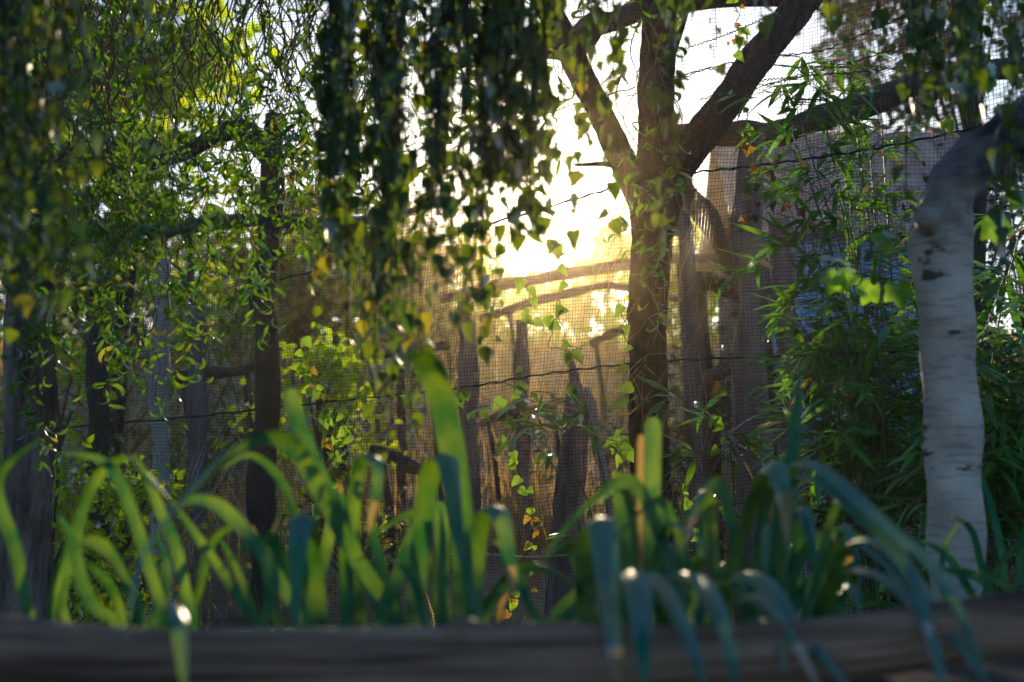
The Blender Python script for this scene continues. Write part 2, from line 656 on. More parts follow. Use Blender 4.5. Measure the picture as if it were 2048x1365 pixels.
def H(x, y):
    x = np.asarray(x, float)
    y = np.asarray(y, float)
    bed = .40 * sstep(1.55, 1.8, y) * (1 - sstep(3.0, 4.0, y))
    bank = .148 * np.clip(y - 7, 0, 55)
    amp = sstep(6, 12, y)
    return .1 + bed + bank + amp * (.22 * hn(x, y) + .06 * hn2(x, y)) + .015 * hn2(x * 2, y * 2) * sstep(2.5, 4, y)


xs = np.concatenate([[-300, -120, -60], np.linspace(-30, 30, 150), [60, 120, 300]])
ys = np.concatenate([[-200, -60, -15, -4], np.linspace(-1, 6, 40), np.linspace(6.3, 70, 170), [90, 150, 400]])
X, Y = np.meshgrid(xs, ys)
b = MB()
ii = np.arange(len(ys) - 1)[:, None] * len(xs) + np.arange(len(xs) - 1)[None]
b.add(np.stack([X, Y, H(X, Y)], -1).reshape(-1, 3), np.stack([ii, ii + 1, ii + 1 + len(xs), ii + len(xs)], -1).reshape(-1, 4))
tag(b.build('ground', M['ground'], shade=True), 'brown earth rising to a dry grassy bank behind the net', kind='structure')


xs = np.linspace(-4, 4, 60)  # evenly dark soil sheet just above the bed ground
ys = np.linspace(1.1, 4.1, 40)
X, Y = np.meshgrid(xs, ys)
b = MB()
ii = np.arange(len(ys) - 1)[:, None] * len(xs) + np.arange(len(xs) - 1)[None]
b.add(np.stack([X, Y, H(X, Y) + .012 + .008 * hn2(X * 6, Y * 6)], -1).reshape(-1, 3), np.stack([ii, ii + 1, ii + 1 + len(xs), ii + len(xs)], -1).reshape(-1, 4))
tag(b.build('soil_bed', M['soil'], shade=True), 'dark soil of the planted bed behind the log', kind='structure')


def grass(name, n, ylo, yhi, hlo, hhi, mat, label, cat, seed, wide=.45, xlim=None):
    r = np.random.default_rng(seed)
    y = ylo + (yhi - ylo) * r.random(n) ** 1.3
    x = (r.random(n) * 2 - 1) * (y * wide + .5)
    if xlim is not None:
        x = xlim[0] + (xlim[1] - xlim[0]) * r.random(n)
    keep = hn(x * 1.3 + 5, y * 1.3) + .6 * r.normal(size=n) > .1
    x, y = x[keep], y[keep]
    n = len(x)
    h = r.uniform(hlo, hhi, n) * (1 + .02 * y)
    w = (.003 + .0006 * y)
    az = r.uniform(0, 6.28, n)
    lean = r.uniform(.1, .7, n) * h
    z = H(x, y) - .02
    p0 = np.stack([x, y, z], 1)
    dirx = np.stack([np.cos(az), np.sin(az), 0 * az], 1)
    sd = np.stack([-np.sin(az), np.cos(az), 0 * az], 1) * w[:, None]
    p1 = p0 + dirx * (lean * .3)[:, None] + np.array([0, 0, 1]) * (h * .6)[:, None]
    p2 = p0 + dirx * lean[:, None] + np.array([0, 0, 1]) * h[:, None]
    V = np.stack([p0 - sd, p0 + sd, p1 - sd * .8, p1 + sd * .8, p2], 1).reshape(-1, 3)
    base = (np.arange(n) * 5)[:, None]
    b = MB()
    b.add(V, np.concatenate([base + np.array([[0, 1, 3]]), base + np.array([[0, 3, 2]]), base + np.array([[2, 3, 4]])]))
    tag(b.build(name, mat), label, cat, kind='stuff')


grass('dry_grass', 60000, 7.0, 60, .10, .38, M['dry_grass'], 'dry straw coloured grass covering the bank behind the net', 'grass', 21)
grass('dry_stalks', 9000, 7.5, 34, .35, .8, M['dry_grass'], 'tall dry stalks standing scattered over the bank', 'stalks', 23)
grass('green_grass', 8000, 4.3, 7.5, .08, .26, M['green_grass'], 'short green grass between the bed and the net', 'grass', 22)

# ------------------------------------------------------------------ net (a long wall of netting, nearer on the right)
NA, NB = np.array([2.396, 4.225]), np.array([-4.19, 7.549])
NDIR = (NB - NA) / np.linalg.norm(NB - NA)
NNRM = np.array([NDIR[1], -NDIR[0]])
if NNRM[1] > 0:
    NNRM = -NNRM
NLEN = float(np.linalg.norm(NB - NA))
nn1 = sines(31, 7, .8, 2.6)
nn2 = sines(32, 7, 4, 11)
nn3 = sines(33, 9, 14, 45)


def netpt(s, z, off=0.0):
    """s metres along the net from its right end, z height"""
    d = .07 * nn1(s, z) + .014 * nn2(s, z) + off
    ss = s + .02 * nn2(s * .6 + 3, z * .6) + .0022 * nn3(s, z * .5)
    zz = z + .03 * nn1(s * 1.3, z * 1.2 + 9) + .012 * nn2(s, z + 4) + .0022 * nn3(s * .5, z)
    return np.stack([NA[0] + NDIR[0] * ss + NNRM[0] * d, NA[1] + NDIR[1] * ss + NNRM[1] * d, zz], -1)


def net_hit(px, py, off=0.0):
    """world point on the net plane (pushed towards the camera by off) under a photo pixel"""
    r = ray(px, py)
    o = NA + NNRM * off
    # solve (r.xy*t - o) . NNRM = 0
    t = np.dot(o, NNRM) / np.dot(r[:2], NNRM)
    return np.array([0, 0, CAM_Z]) + r * t


CELL, WR = .0132, .00086
net = thing('aviary_net', 'fine black square mesh netting stretched across the whole enclosure front', 'netting', (*NA, 0))
sv = np.arange(0, NLEN, CELL)
zv = np.arange(.25, 3.75, CELL)
b = MB()
zz = np.linspace(.2, 3.8, 64)
for s in sv:
    q = netpt(np.full(64, s) + .0008 * rng.normal(), zz)
    b.add(*tube(q, WR * rng.uniform(.8, 1.25), 3, cap=False))
ss = np.linspace(-.02, NLEN + .02, 96)
for z in zv:
    q = netpt(ss, np.full(96, z) + .0008 * rng.normal())
    b.add(*tube(q, WR * rng.uniform(.8, 1.25), 3, cap=False))
o = b.build('mesh_panel', M['net'], net)
o['kind'] = 'stuff'
cables = [
    ('cable', [(-40, 870), (340, 838), (640, 806), (920, 776), (1100, 747), (1300, 725), (1560, 712), (1900, 698), (2080, 690)], .0042),
    ('cable', [(560, 560), (900, 470), (1180, 390), (1290, 357), (1380, 346), (1560, 326), (1800, 288), (2080, 225)], .0040),
    ('cable', [(900, 300), (1130, 215), (1300, 168), (1350, 155), (1480, 122), (1560, 112), (1650, 100), (1740, 62), (1840, 20)], .0026),
    ('cable', [(1250, 195), (1360, 160), (1420, 138), (1520, 170), (1600, 150), (1720, 120), (1900, 60)], .0022),
    ('cable', [(1400, 200), (1510, 165), (1570, 157), (1640, 150), (1760, 140), (1950, 120)], .0022),
    ('cable', [(1330, 110), (1430, 78), (1500, 50), (1580, 10)], .0022),
]
for nm, pts, rad in cables:
    q = smooth([net_hit(x, y, .10) for x, y in pts], 120)
    q[:, 2] += .003 * np.sin(np.arange(120) * 1.7)
    bb = MB()
    bb.add(*tube(q, rad * (1 + .25 * np.sin(np.arange(120) * 2.3)), 6))
    bb.build(nm, M['cable'], net, True)
bb = MB()
bb.add(*tube(smooth([net_hit(x, y, .10) for x, y in [(870, 1108), (960, 1108), (1040, 1114), (1100, 1112), (1180, 1108)]], 40), .003, 6))
o = bb.build('cable', M['cable_pale'], net, True)
o['label'] = 'pale lower cable'

# ------------------------------------------------------------------ trunks, posts and beams


def bark_disp(k, amp, seed):
    a = sines(seed, 6, 1, 3)

    def fn(th, L, R):
        w = .6 * np.sin(2 * th + L * 4 + seed) + .5 * np.sin(L * 9 + 3 * th)
        rid = np.abs(np.sin(k * .5 * th + 3.2 * np.sin(L * 16 + w) * .35 + w)) * np.abs(np.sin(L * 26 + 2 * np.sin(k * .5 * th + w))) ** .35
        return amp * (rid - .5) + .05 * R * a(np.cos(th) * 2, np.sin(th) * 2, L * 6)
    return fn


def lump_disp(amp, seed, fz=5):
    a = sines(seed, 6, 1.0, 2.4)

    def fn(th, L, R):
        return amp * R * a(np.cos(th), np.sin(th), L * fz)
    return fn


def trunk_part(name, pts, parent, mat, n=60, sides=20, disp=None):
    """pts: (px, py, d, radius in photo px)"""
    q = [[*P(x, y, d), r * d / F] for x, y, d, r in pts]
    q = smooth(q, n)
    bb = MB()
    bb.add(*tube(q[:, :3], q[:, 3], sides, disp))
    return bb.build(name, mat, parent, True), q


def dn(px):
    return float(net_hit(px, 800)[1])


# main forked tree just behind the net
t = thing('forked_tree', 'rough dark tree forking into three limbs right of the sun', 'tree', (P(1310, 1500, 5.55)[0], 5.55, .1))
D = 5.55
trunk_part('trunk', [(1325, 1640, D, 72), (1318, 1400, D, 54), (1306, 1100, D, 42), (1298, 850, D, 37), (1295, 650, D, 37), (1302, 500, D, 40), (1312, 400, D, 50), (1318, 340, D, 44)], t, M['main_bark'], 320, 72, bark_disp(18, .013, 3))
trunk_part('limb', [(1318, 400, D, 38), (1360, 330, D, 34), (1410, 262, D, 33), (1470, 180, D, 32), (1540, 85, D, 32), (1640, -40, D, 30), (1760, -200, D, 30), (1850, -420, D, 20)], t, M['main_bark'], 320, 60, bark_disp(15, .011, 4))
trunk_part('limb', [(1310, 420, D, 40), (1312, 300, D, 36), (1312, 180, D, 36), (1318, 60, D, 36), (1322, -60, D, 34), (1340, -300, D, 22)], t, M['main_bark'], 140, 40, bark_disp(14, .010, 5))
trunk_part('limb', [(1304, 445, D, 34), (1259, 350, D, 27), (1217, 262, D, 26), (1175, 176, D, 26), (1128, 78, D, 25), (1070, -40, D, 24), (1010, -200, D, 20)], t, M['main_bark'], 140, 36, bark_disp(13, .009, 6))
for k, (a, c) in enumerate([((1262, 345), (1150, 330)), ((1560, 60), (1600, -120)), ((1312, 200), (1400, -90))]):
    trunk_part('branch', [(a[0], a[1], D, 8), ((a[0] + c[0]) / 2 + 10, (a[1] + c[1]) / 2 - 8, D - .1, 6), (c[0], c[1], D - .2, 3)], t, M['main_bark'], 24, 8)

# second stem close behind the main trunk
t = thing('slender_tree', 'thin grey stem close behind the right side of forked trunk', 'tree', (P(1375, 1500, 6.3)[0], 6.3, .1))
trunk_part('trunk', [(1412, 1560, 6.6, 26), (1404, 1200, 6.6, 21), (1390, 900, 6.6, 18), (1380, 650, 6.6, 17), (1372, 480, 6.6, 16), (1345, 380, 6.6, 16), (1325, 300, 6.6, 15)], t, M['post'], 80, 24, bark_disp(11, .004, 8))


def post(label, pts, mat, n=60, sides=22, seed=1, name='post', cat='post', knots=0, amp=.13, props=()):
    d = pts[-1][2]
    base = P(pts[0][0], pts[0][1], pts[0][2])
    rw = np.random.default_rng(seed + 900)
    q = smooth(pts, max(9, len(pts) * 2))
    q[1:-1, 0] += rw.normal(size=len(q) - 2) * q[1:-1, 3] * .13
    q[1:-1, 1] += rw.normal(size=len(q) - 2) * q[1:-1, 3] * .10
    q[:, 3] *= 1 + .09 * rw.normal(size=len(q))
    pts = [tuple(float(c) for c in row) for row in q]
    n = max(n, 90)
    root = thing(name, label, cat, base)
    o, q = trunk_part('shaft', pts, root, mat, n, sides, lump_disp(amp, seed))
    r2 = np.random.default_rng(seed + 50)
    for k in range(knots):
        i = int(r2.integers(n // 3, n - 4))
        a = r2.uniform(-2.6, -.6)
        dirn = np.array([math.cos(a), math.sin(a), .35])
        kk = q[i, :3] + np.outer(np.linspace(.5, 1.35, 5), dirn * q[i, 3])
        bb = MB()
        bb.add(*tube(kk, q[i, 3] * np.array([.35, .32, .28, .24, .18]), 8))
        bb.build('knot', mat, o, True)
    for f in props:                                  # uprights that carry the log
        c = q[int(f * (n - 1)), :3]
        g = np.array([c[0] + .08, c[1] + .03, float(H(c[0], c[1])) - .1])
        rr_ = q[int(f * (n - 1)), 3]
        bb = MB()
        bb.add(*tube(smooth([g, g * .5 + c * .5 + [.03, 0, 0], c - [0, 0, rr_ * .3]], 30), np.linspace(rr_ * .9, rr_ * .55, 30), 12, lump_disp(.12, seed + 7)))
        bb.build('upright', mat, root, True)
    return root


def gz(px, d):
    """photo row of the ground at column px, distance d"""
    x = P(px, 900, d)[0]
    z = float(H(x, d)) - .05
    v = math.atan2(z - CAM_Z, d) - PITCH
    return 682.5 - F * math.tan(v)


post('pale stripped post with a side fork behind bamboo', [(1512, gz(1512, 6.6), 6.6, 40), (1506, 1000, 6.6, 36), (1500, 760, 6.6, 34), (1508, 580, 6.6, 34), (1504, 430, 6.6, 31), (1500, 300, 6.6, 29), (1502, 262, 6.6, 27)], M['post'], seed=2, knots=3)
post('leaning brown bole crossing behind the pale forked post', [(1850, gz(1850, 7.3), 7.3, 28), (1640, 770, 7.2, 25), (1530, 610, 7.1, 23), (1450, 495, 7.05, 21), (1385, 398, 7.0, 19), (1335, 320, 6.95, 17)], M['beam'], seed=3, knots=2, name='leaning_bole', cat='bole')
post('grey post just right of pale forked post', [(1588, gz(1588, 7.0), 7.0, 32), (1582, 900, 7.0, 29), (1574, 650, 7.0, 27), (1562, 500, 7.0, 24), (1556, 440, 7.0, 20)], M['post'], seed=4, knots=2)
post('blue grey post standing left of the broken stump', [(944, gz(944, 7.4), 7.4, 22), (940, 1000, 7.4, 20), (936, 800, 7.4, 19), (932, 640, 7.4, 18), (928, 600, 7.4, 15)], M['post'], seed=5, knots=1)
post('pale smooth post at left with dark knot', [(322, gz(322, 7.7), 7.7, 20), (320, 950, 7.7, 19), (318, 800, 7.7, 18), (322, 660, 7.7, 17), (326, 600, 7.7, 15), (330, 520, 7.7, 13)], M['post_pale'], seed=6, knots=1)
post('dark mossy post left of centre behind netting', [(528, gz(528, 7.2), 7.2, 30), (528, 1000, 7.2, 27), (532, 800, 7.2, 26), (530, 620, 7.2, 25), (535, 480, 7.2, 25), (545, 380, 7.2, 24), (552, 230, 7.2, 22)], M['post_dark'], seed=7, knots=2)
post('thin dark post between left tree and pale post', [(188, gz(188, 8.3), 8.3, 24), (190, 1000, 8.3, 22), (196, 800, 8.3, 20), (204, 640, 8.3, 19), (208, 560, 8.3, 16)], M['post_dark'], seed=8)
post('lavender grey post far left of the mossy one', [(392, gz(392, 9.5), 9.5, 20), (394, 900, 9.5, 18), (396, 700, 9.5, 17), (398, 610, 9.5, 16)], M['post'], seed=18)
post('thin brown post left of the sun over the bank', [(1052, gz(1052, 9.8), 9.8, 17), (1048, 900, 9.8, 15), (1044, 720, 9.8, 14), (1042, 640, 9.8, 12)], M['post'], seed=19)

# broken stump with a bent pointed tip
st = thing('broken_stump', 'dark broken stump with thin hooked tip left of forked tree', 'stump', (P(1140, 1400, 6.2)[0], 6.2, .05))
trunk_part('bole', [(1128, gz(1128, 6.2), 6.2, 42), (1132, 1150, 6.2, 36), (1140, 980, 6.2, 30), (1148, 880, 6.2, 27), (1152, 820, 6.2, 23), (1150, 780, 6.2, 15), (1146, 745, 6.2, 7), (1142, 720, 6.2, 5), (1134, 708, 6.2, 3)], st, M['post'], 120, 26, bark_disp(10, .007, 9))
trunk_part('snag', [(1163, 860, 6.18, 9), (1172, 825, 6.15, 7), (1176, 800, 6.14, 3)], st, M['post_dark'], 12, 8)
post('pale thin pole leaning against the broken stump', [(1290, gz(1290, 6.05), 6.05, 13), (1250, 1180, 6.05, 12), (1218, 1000, 6.05, 11), (1196, 890, 6.05, 10), (1180, 810, 6.05, 9), (1172, 775, 6.05, 7)], M['post_pale'], seed=10, name='leaning_pole', cat='pole', sides=12)

# horizontal poles
post('dark upright carrying the brown beam behind the birch', [(1962, gz(1962, 6.45), 6.45, 26), (1958, 800, 6.45, 22), (1954, 400, 6.45, 20), (1952, 165, 6.4, 18)], M['post_dark'], seed=28)
post('thick brown beam resting on pale forked post at right', [(1300, 262, 6.7, 17), (1400, 266, 6.7, 21), (1500, 272, 6.7, 24), (1580, 262, 6.7, 27), (1680, 226, 6.6, 26), (1800, 180, 6.5, 24), (1950, 150, 6.4, 22), (2120, 120, 6.3, 20)], M['beam'], seed=12, name='horizontal_beam', cat='beam', knots=2)
post('dark beam under the top edge left of fork', [(900, 130, 5.72, 18), (1030, 78, 5.72, 24), (1120, 86, 5.72, 30), (1210, 50, 5.72, 26), (1320, 10, 5.72, 22), (1480, -6, 5.72, 20), (1640, 0, 5.66, 18)], M['beam'], seed=13, name='horizontal_beam', cat='beam', knots=2)
post('brown bowed bough behind hanging willow left of centre', [(330, 470, 10.4, 9), (420, 446, 10.4, 14), (560, 440, 10.4, 16), (680, 452, 10.4, 15), (770, 436, 10.4, 12), (850, 415, 10.4, 8)], M['beam'], seed=14, name='horizontal_beam', cat='beam', props=(.12, .85))
post('mossy bough slanting up from dark post at left', [(545, 330, 7.2, 18), (490, 262, 7.2, 20), (430, 270, 7.2, 20), (380, 300, 7.2, 18), (300, 330, 7.2, 14), (210, 350, 7.2, 9)], M['post_dark'], seed=15, name='slanting_bough', cat='bough')
post('long grey log on uprights across the bank below sun', [(880, 600, 12.0, 9), (980, 572, 12.0, 11), (1090, 556, 12.0, 12), (1200, 538, 12.0, 12), (1330, 520, 12.0, 11), (1450, 516, 12.0, 9)], M['beam'], seed=16, name='climbing_log', cat='log', props=(.12, .85))
post('brown curved log just below the long grey one', [(960, 640, 11.4, 6), (1060, 605, 11.4, 9), (1130, 590, 11.4, 9), (1200, 572, 11.4, 8), (1270, 580, 11.4, 8), (1360, 600, 11.4, 6)], M['beam'], seed=17, name='climbing_log', cat='log', props=(.12, .85))

for k, (a, c, d, w, lab) in enumerate([((640, 720), (900, 690), 10.5, 13, 'raised log on the bank right of mossy post'), ((960, 850), (1130, 800), 9.6, 10, 'short raised log left of the hooked stump'),
                                        ((1180, 690), (1290, 640), 10.0, 9, 'slanting branch between stump and forked trunk'), ((350, 760), (520, 730), 9.5, 11, 'raised bough between pale post and mossy post'),
                                        ((1380, 560), (1560, 610), 8.6, 20, 'thick dark log behind the pale forked post'), ((1390, 800), (1480, 700), 8.2, 16, 'tilted grey log right of the slender stem'),
                                        ((740, 900), (900, 960), 8.6, 12, 'brown log sloping down at centre left'), ((1560, 760), (1720, 700), 8.0, 18, 'dark raised log behind the bamboo')]):
    post(lab, [(a[0], a[1], d, w * .8), ((a[0] * 2 + c[0]) / 3, (a[1] * 2 + c[1]) / 3 - w * .4, d, w), ((a[0] + 2 * c[0]) / 3, (a[1] + 2 * c[1]) / 3 + w * .3, d, w * .95), (c[0], c[1], d, w * .6)], M['beam'] if k % 2 else M['post_dark'], seed=310 + k, name='climbing_log', cat='log', knots=2, props=(.12, .85))

# ------------------------------------------------------------------ hut with blue boards and pink roof
hd = 13.0
hx0, hx1 = P(1490, 500, hd)[0], P(1960, 500, hd)[0]
hz0 = 0.6
hz1 = P(1600, 470, hd)[2]
hut = thing('boarded_hut', 'blue boarded hut with dusty pink roof behind bamboo', 'hut', ((hx0 + hx1) / 2, hd, hz0))
bb = MB()
bb.add(*box_vf((hx0 + .02, hd + .03, hz0), (hx1 - .02, hd + 1.9, hz1)))
bb.build('wall', M['hut_trim'], hut)
nb = 12
bw = (hx1 - hx0) / nb
for k in range(nb):
    bb = MB()
    o = .006 * (k % 3)
    bb.add(*box_vf((hx0 + k * bw + .004, hd - .01 - o, hz0), (hx0 + (k + 1) * bw - .004, hd + .028, hz1 + .01 * ((k * 7) % 4))))
    bb.build('board', M['hut_blue'], hut)
ry = P(1600, 262, hd + 1.0)[2]
roof = thing('roof', None, None, (0, 0, 0))
bpy.data.objects.remove(roof)
bb = MB()
ns = 10
sw = (hx1 - hx0 + .3) / ns
yv = np.array([hd - .25, hd + 1.05, hd + 2.2])
zv2 = np.array([hz1 + .02, ry, hz1 + .1])
bb.add(np.array([[hx0 - .14, yv[0], zv2[0]], [hx1 + .14, yv[0], zv2[0]], [hx1 + .14, yv[1], zv2[1]], [hx0 - .14, yv[1], zv2[1]], [hx1 + .14, yv[2], zv2[2]], [hx0 - .14, yv[2], zv2[2]],
                 [hx0 - .14, yv[0], zv2[0] - .05], [hx1 + .14, yv[0], zv2[0] - .05], [hx1 + .14, yv[1], zv2[1] - .05], [hx0 - .14, yv[1], zv2[1] - .05], [hx1 + .14, yv[2], zv2[2] - .05], [hx0 - .14, yv[2], zv2[2] - .05]]),
       [(0, 1, 2, 3), (3, 2, 4, 5), (7, 6, 9, 8), (8, 9, 11, 10), (6, 7, 1, 0), (5, 4, 10, 11), (0, 3, 9, 6), (3, 5, 11, 9), (2, 1, 7, 8), (4, 2, 8, 10)])
rf = bb.build('roof', M['hut_roof'], hut)
for k in range(ns + 1):
    x = hx0 - .14 + k * sw * .99
    bb = MB()
    bb.add(*tube(np.array([[x, yv[0] - .01, zv2[0] + .02], [x, yv[1], zv2[1] + .02]]), .02, 6))
    o = bb.build('seam', M['hut_roof'], rf, True)

# ------------------------------------------------------------------ rocks on the bank
rocks = [(1420, 660, 12.5, .55, 'large grey boulder behind the forked trunk on the right'), (1120, 700, 15, .45, 'pale boulder on the bank directly below the sun'),
         (980, 760, 13, .35, 'small round boulder left of the hooked stump'), (700, 660, 16, .6, 'wide low boulder far back left of the sun'),
         (1240, 800, 11.5, .3, 'small boulder between hooked stump and forked tree'), (450, 700, 14, .5, 'pale boulder behind the pale smooth post'),
         (860, 880, 10.5, .28, 'low boulder near the foot of the bank at centre')]
for k, (px, py, d, r, lab) in enumerate(rocks):
    x = P(px, py, d)[0]
    z = float(H(x, d))
    a = sines(200 + k, 6, .8, 2.2)
    u = np.linspace(0, math.pi, 14)
    th = np.linspace(0, 2 * math.pi, 22, endpoint=False)
    U, T = np.meshgrid(u, th, indexing='ij')
    dirs = np.stack([np.sin(U) * np.cos(T), np.sin(U) * np.sin(T), np.cos(U)], -1)
    R = r * (1 + .22 * a(dirs[..., 0] * 2, dirs[..., 1] * 2, dirs[..., 2] * 2))
    R = np.round(R / (r * .09)) * r * .045 + R * .5
    V = dirs * R[..., None] * np.array([1.25, 1, .75]) + np.array([x, d, z + r * .15])
    i = np.arange(13)[:, None] * 22
    j = np.arange(22)[None]
    kk = (j + 1) % 22
    bb = MB()
    bb.add(V.reshape(-1, 3), np.stack([i + j, i + 22 + j, i + 22 + kk, i + kk], -1).reshape(-1, 4))
    tag(bb.build('boulder', M['rock'], shade=False), lab, 'boulder', 'boulders on the bank')

# ------------------------------------------------------------------ background trees and shrubs


def leafy_tree(name, label, cat, base, height, rad, nl, leaf, mats, seed, trunk_r=.08, gap=.35, mat_tr='twig_dark', lo=.35, group=None, yfrac=None, nclump=26, flat=1.0):
    r = np.random.default_rng(seed)
    base = np.asarray(base, float)
    root = thing(name, label, cat, base, group)
    top = base + np.array([r.normal() * .1, r.normal() * .1, height * .8])
    bb = MB()
    sp = smooth([base - [0, 0, .1], base + (top - base) * .4 + r.normal(size=3) * [.06, .06, 0], top], 20)
    bb.add(*tube(sp, np.linspace(trunk_r, trunk_r * .25, 20), 10, lump_disp(.12, seed)))
    cl = []
    for k in range(nclump):
        h = lo + (1 - lo) * r.random()
        a = r.uniform(0, 6.28)
        rr = rad * math.sin(math.pi * min(1, max(.12, (h - lo) / (1 - lo) * .8 + .2))) ** .6 * r.uniform(.35, 1)
        c = base + np.array([math.cos(a) * rr, math.sin(a) * rr * flat, h * height])
        cl.append(c)
        s0 = sp[int(min(19, max(3, (h * .75) * 20)))]
        bb.add(*tube(smooth([s0, (s0 + c) / 2 + [0, 0, .08 * height * r.uniform(-.3, 1)], c], 8), np.linspace(trunk_r * .35, .006, 8), 5))
    bb.build('trunk', M[mat_tr], root, True)
    cl = np.array(cl)
    ci = r.integers(0, len(cl), nl)
    spread = rad * gap
    off = r.normal(size=(nl, 3)) * spread * np.array([1, flat, .75])
    pos = cl[ci] + off * (r.random((nl, 1)) ** .5)
    ax = unit(r.normal(size=(nl, 3)) + np.array([0, 0, -.5]))
    nr = unit(r.normal(size=(nl, 3)) + np.array([0, 0, .6]))
    Ms = frames(pos, ax, nr, leaf * r.uniform(.6, 1.3, nl))
    mi = (r.random(nl) < (yfrac or 0)).astype(int) if len(mats) > 1 else np.zeros(nl, int)
    b2 = MB()
    mass(b2, SMALL, Ms, np.zeros(nl, int), mi)
    o = b2.build('crown', mats, root)
    o['kind'] = 'stuff'
    return root


def gp(px, d):
    x = P(px, 700, d)[0]
    return (x, d, float(H(x, d)))


leafy_tree('lime_tree', 'bright yellow green backlit tree behind the hanging willow', 'tree', gp(245, 14), 5.2, 1.15, 1900, .22, [M['lime_leaf']], 41, .10, .34, lo=.42)
leafy_tree('broad_tree', 'dark green broad tree at the far left edge', 'tree', gp(-60, 12), 5.2, 1.35, 4200, .13, [M['shrub_leaf'], M['lime_leaf']], 42, .12, .36, yfrac=.35, lo=.6)
leafy_tree('broad_tree', 'hazy green tree between lime tree and the sun', 'tree', gp(600, 24), 3.6, 1.5, 2000, .22, [M['shrub_leaf'], M['lime_leaf']], 43, .14, .34, yfrac=.3)
leafy_tree('thin_tree', 'thin leafed tree far behind left of sun glow', 'tree', gp(800, 28), 3.6, 1.5, 1200, .2, [M['shrub_leaf']], 44, .1, .36)
leafy_tree('broad_tree', 'blue hazy tree behind hut at the right edge', 'tree', gp(1960, 20), 7.5, 1.9, 3600, .2, [M['evergreen']], 45, .14, .32)
far = [(-150, 36, 4.2, 1.9, 'evergreen'), (30, 40, 4.3, 2.1, 'shrub_leaf'), (180, 33, 3.2, 1.8, 'shrub_leaf'), (340, 38, 3.9, 2.0, 'shrub_leaf'), (480, 34, 3.0, 1.8, 'lime_leaf'),
       (620, 40, 4.0, 2.0, 'shrub_leaf'), (740, 36, 3.2, 1.7, 'evergreen'), (850, 42, 3.3, 1.7, 'shrub_leaf'), (955, 46, 4.3, 1.5, 'lime_leaf'), (1085, 50, 2.5, 1.7, 'lime_leaf'),
       (1215, 46, 4.0, 1.3, 'lime_leaf'), (1350, 42, 4.4, 1.6, 'lime_leaf'), (1460, 44, 3.6, 1.6, 'shrub_leaf')]
where = ['at the far left edge', 'second from left', 'third from left', 'fourth from left', 'behind the dark mossy post', 'right of the mossy post', 'behind the thick leaf curtain', 'left of the sun glow', 'just left of the sun', 'straight below the sun', 'just right of the sun', 'behind the forked trunk', 'right of the forked trunk']
for k, (px, d, h, rr, mt) in enumerate(far):
    leafy_tree('far_tree', ('dark' if mt == 'evergreen' else 'golden' if mt == 'lime_leaf' else 'green') + ' tree of the far treeline ' + where[k], 'tree', gp(px, d), h, rr, 1500 if mt == 'evergreen' else 1100, .34, [M[mt]], 140 + k, .1, .42, 'twig_dark', lo=.1, nclump=22, group='far treeline')
# bushes on the bank
bushes = [(420, 10.5, 1.3, .55, 480, 'shrub_leaf', .35, 'yellow green bush behind the pale smooth post'),
          (640, 9.0, 1.35, .42, 800, 'lime_leaf', .2, 'golden bush right of the dark mossy post'),
          (760, 12.5, 1.5, .7, 480, 'shrub_leaf', .3, 'brownish bush on bank left of centre'),
          (120, 9.2, 1.5, .62, 1000, 'lime_leaf', .2, 'bright low bush behind the left tree trunk'),
          (260, 11.5, 1.6, .7, 420, 'shrub_leaf', 0, 'thin leafed bush behind the thin dark post'),
          (500, 13.5, 2.0, .8, 420, 'shrub_leaf', 0, 'thin leafed bush farther behind mossy post'),
          (900, 17, 2.0, .9, 700, 'shrub_leaf', .3, 'sparse bush on the skyline left of sun'),
          (1330, 16, 1.9, .8, 700, 'shrub_leaf', .2, 'sparse bush on the skyline behind forked trunk'),
          (1390, 9.3, 1.5, .6, 900, 'evergreen', 0, 'low dark bush behind the slender grey stem'),
          (1680, 8.6, 1.5, .6, 1300, 'evergreen', 0, 'dark evergreen bush added as shade below hut wall behind bamboo'),  # this bush and the next added as dark stand-ins for shade
          (1850, 8.2, 2.1, .85, 2200, 'evergreen', 0, 'dark evergreen bush added as shade behind the birch stem'),
          (2060, 7.8, 2.6, .8, 2000, 'evergreen', 0, 'tall evergreen bush at the right edge'),
          (270, 6.5, .8, .36, 700, 'lime_leaf', .3, 'small sunlit bush low between two left posts'),
          (150, 6.1, .9, .36, 800, 'lime_leaf', .3, 'small sunlit bush beside the left tree foot'),
          (700, 7.6, .8, .35, 420, 'shrub_leaf', .5, 'small sunlit bush low at left of centre')]
for k, (px, d, h, r, n, mt, yf, lab) in enumerate(bushes):
    leafy_tree('bush', lab, 'bush', gp(px, d), h, r, n, .075 if d > 8 else .05, [M[mt], M['vine_orange'] if yf else M[mt]], 60 + k, .025, .38, 'twig', lo=.12, yfrac=yf * .15, nclump=18, group='bushes around the bank')

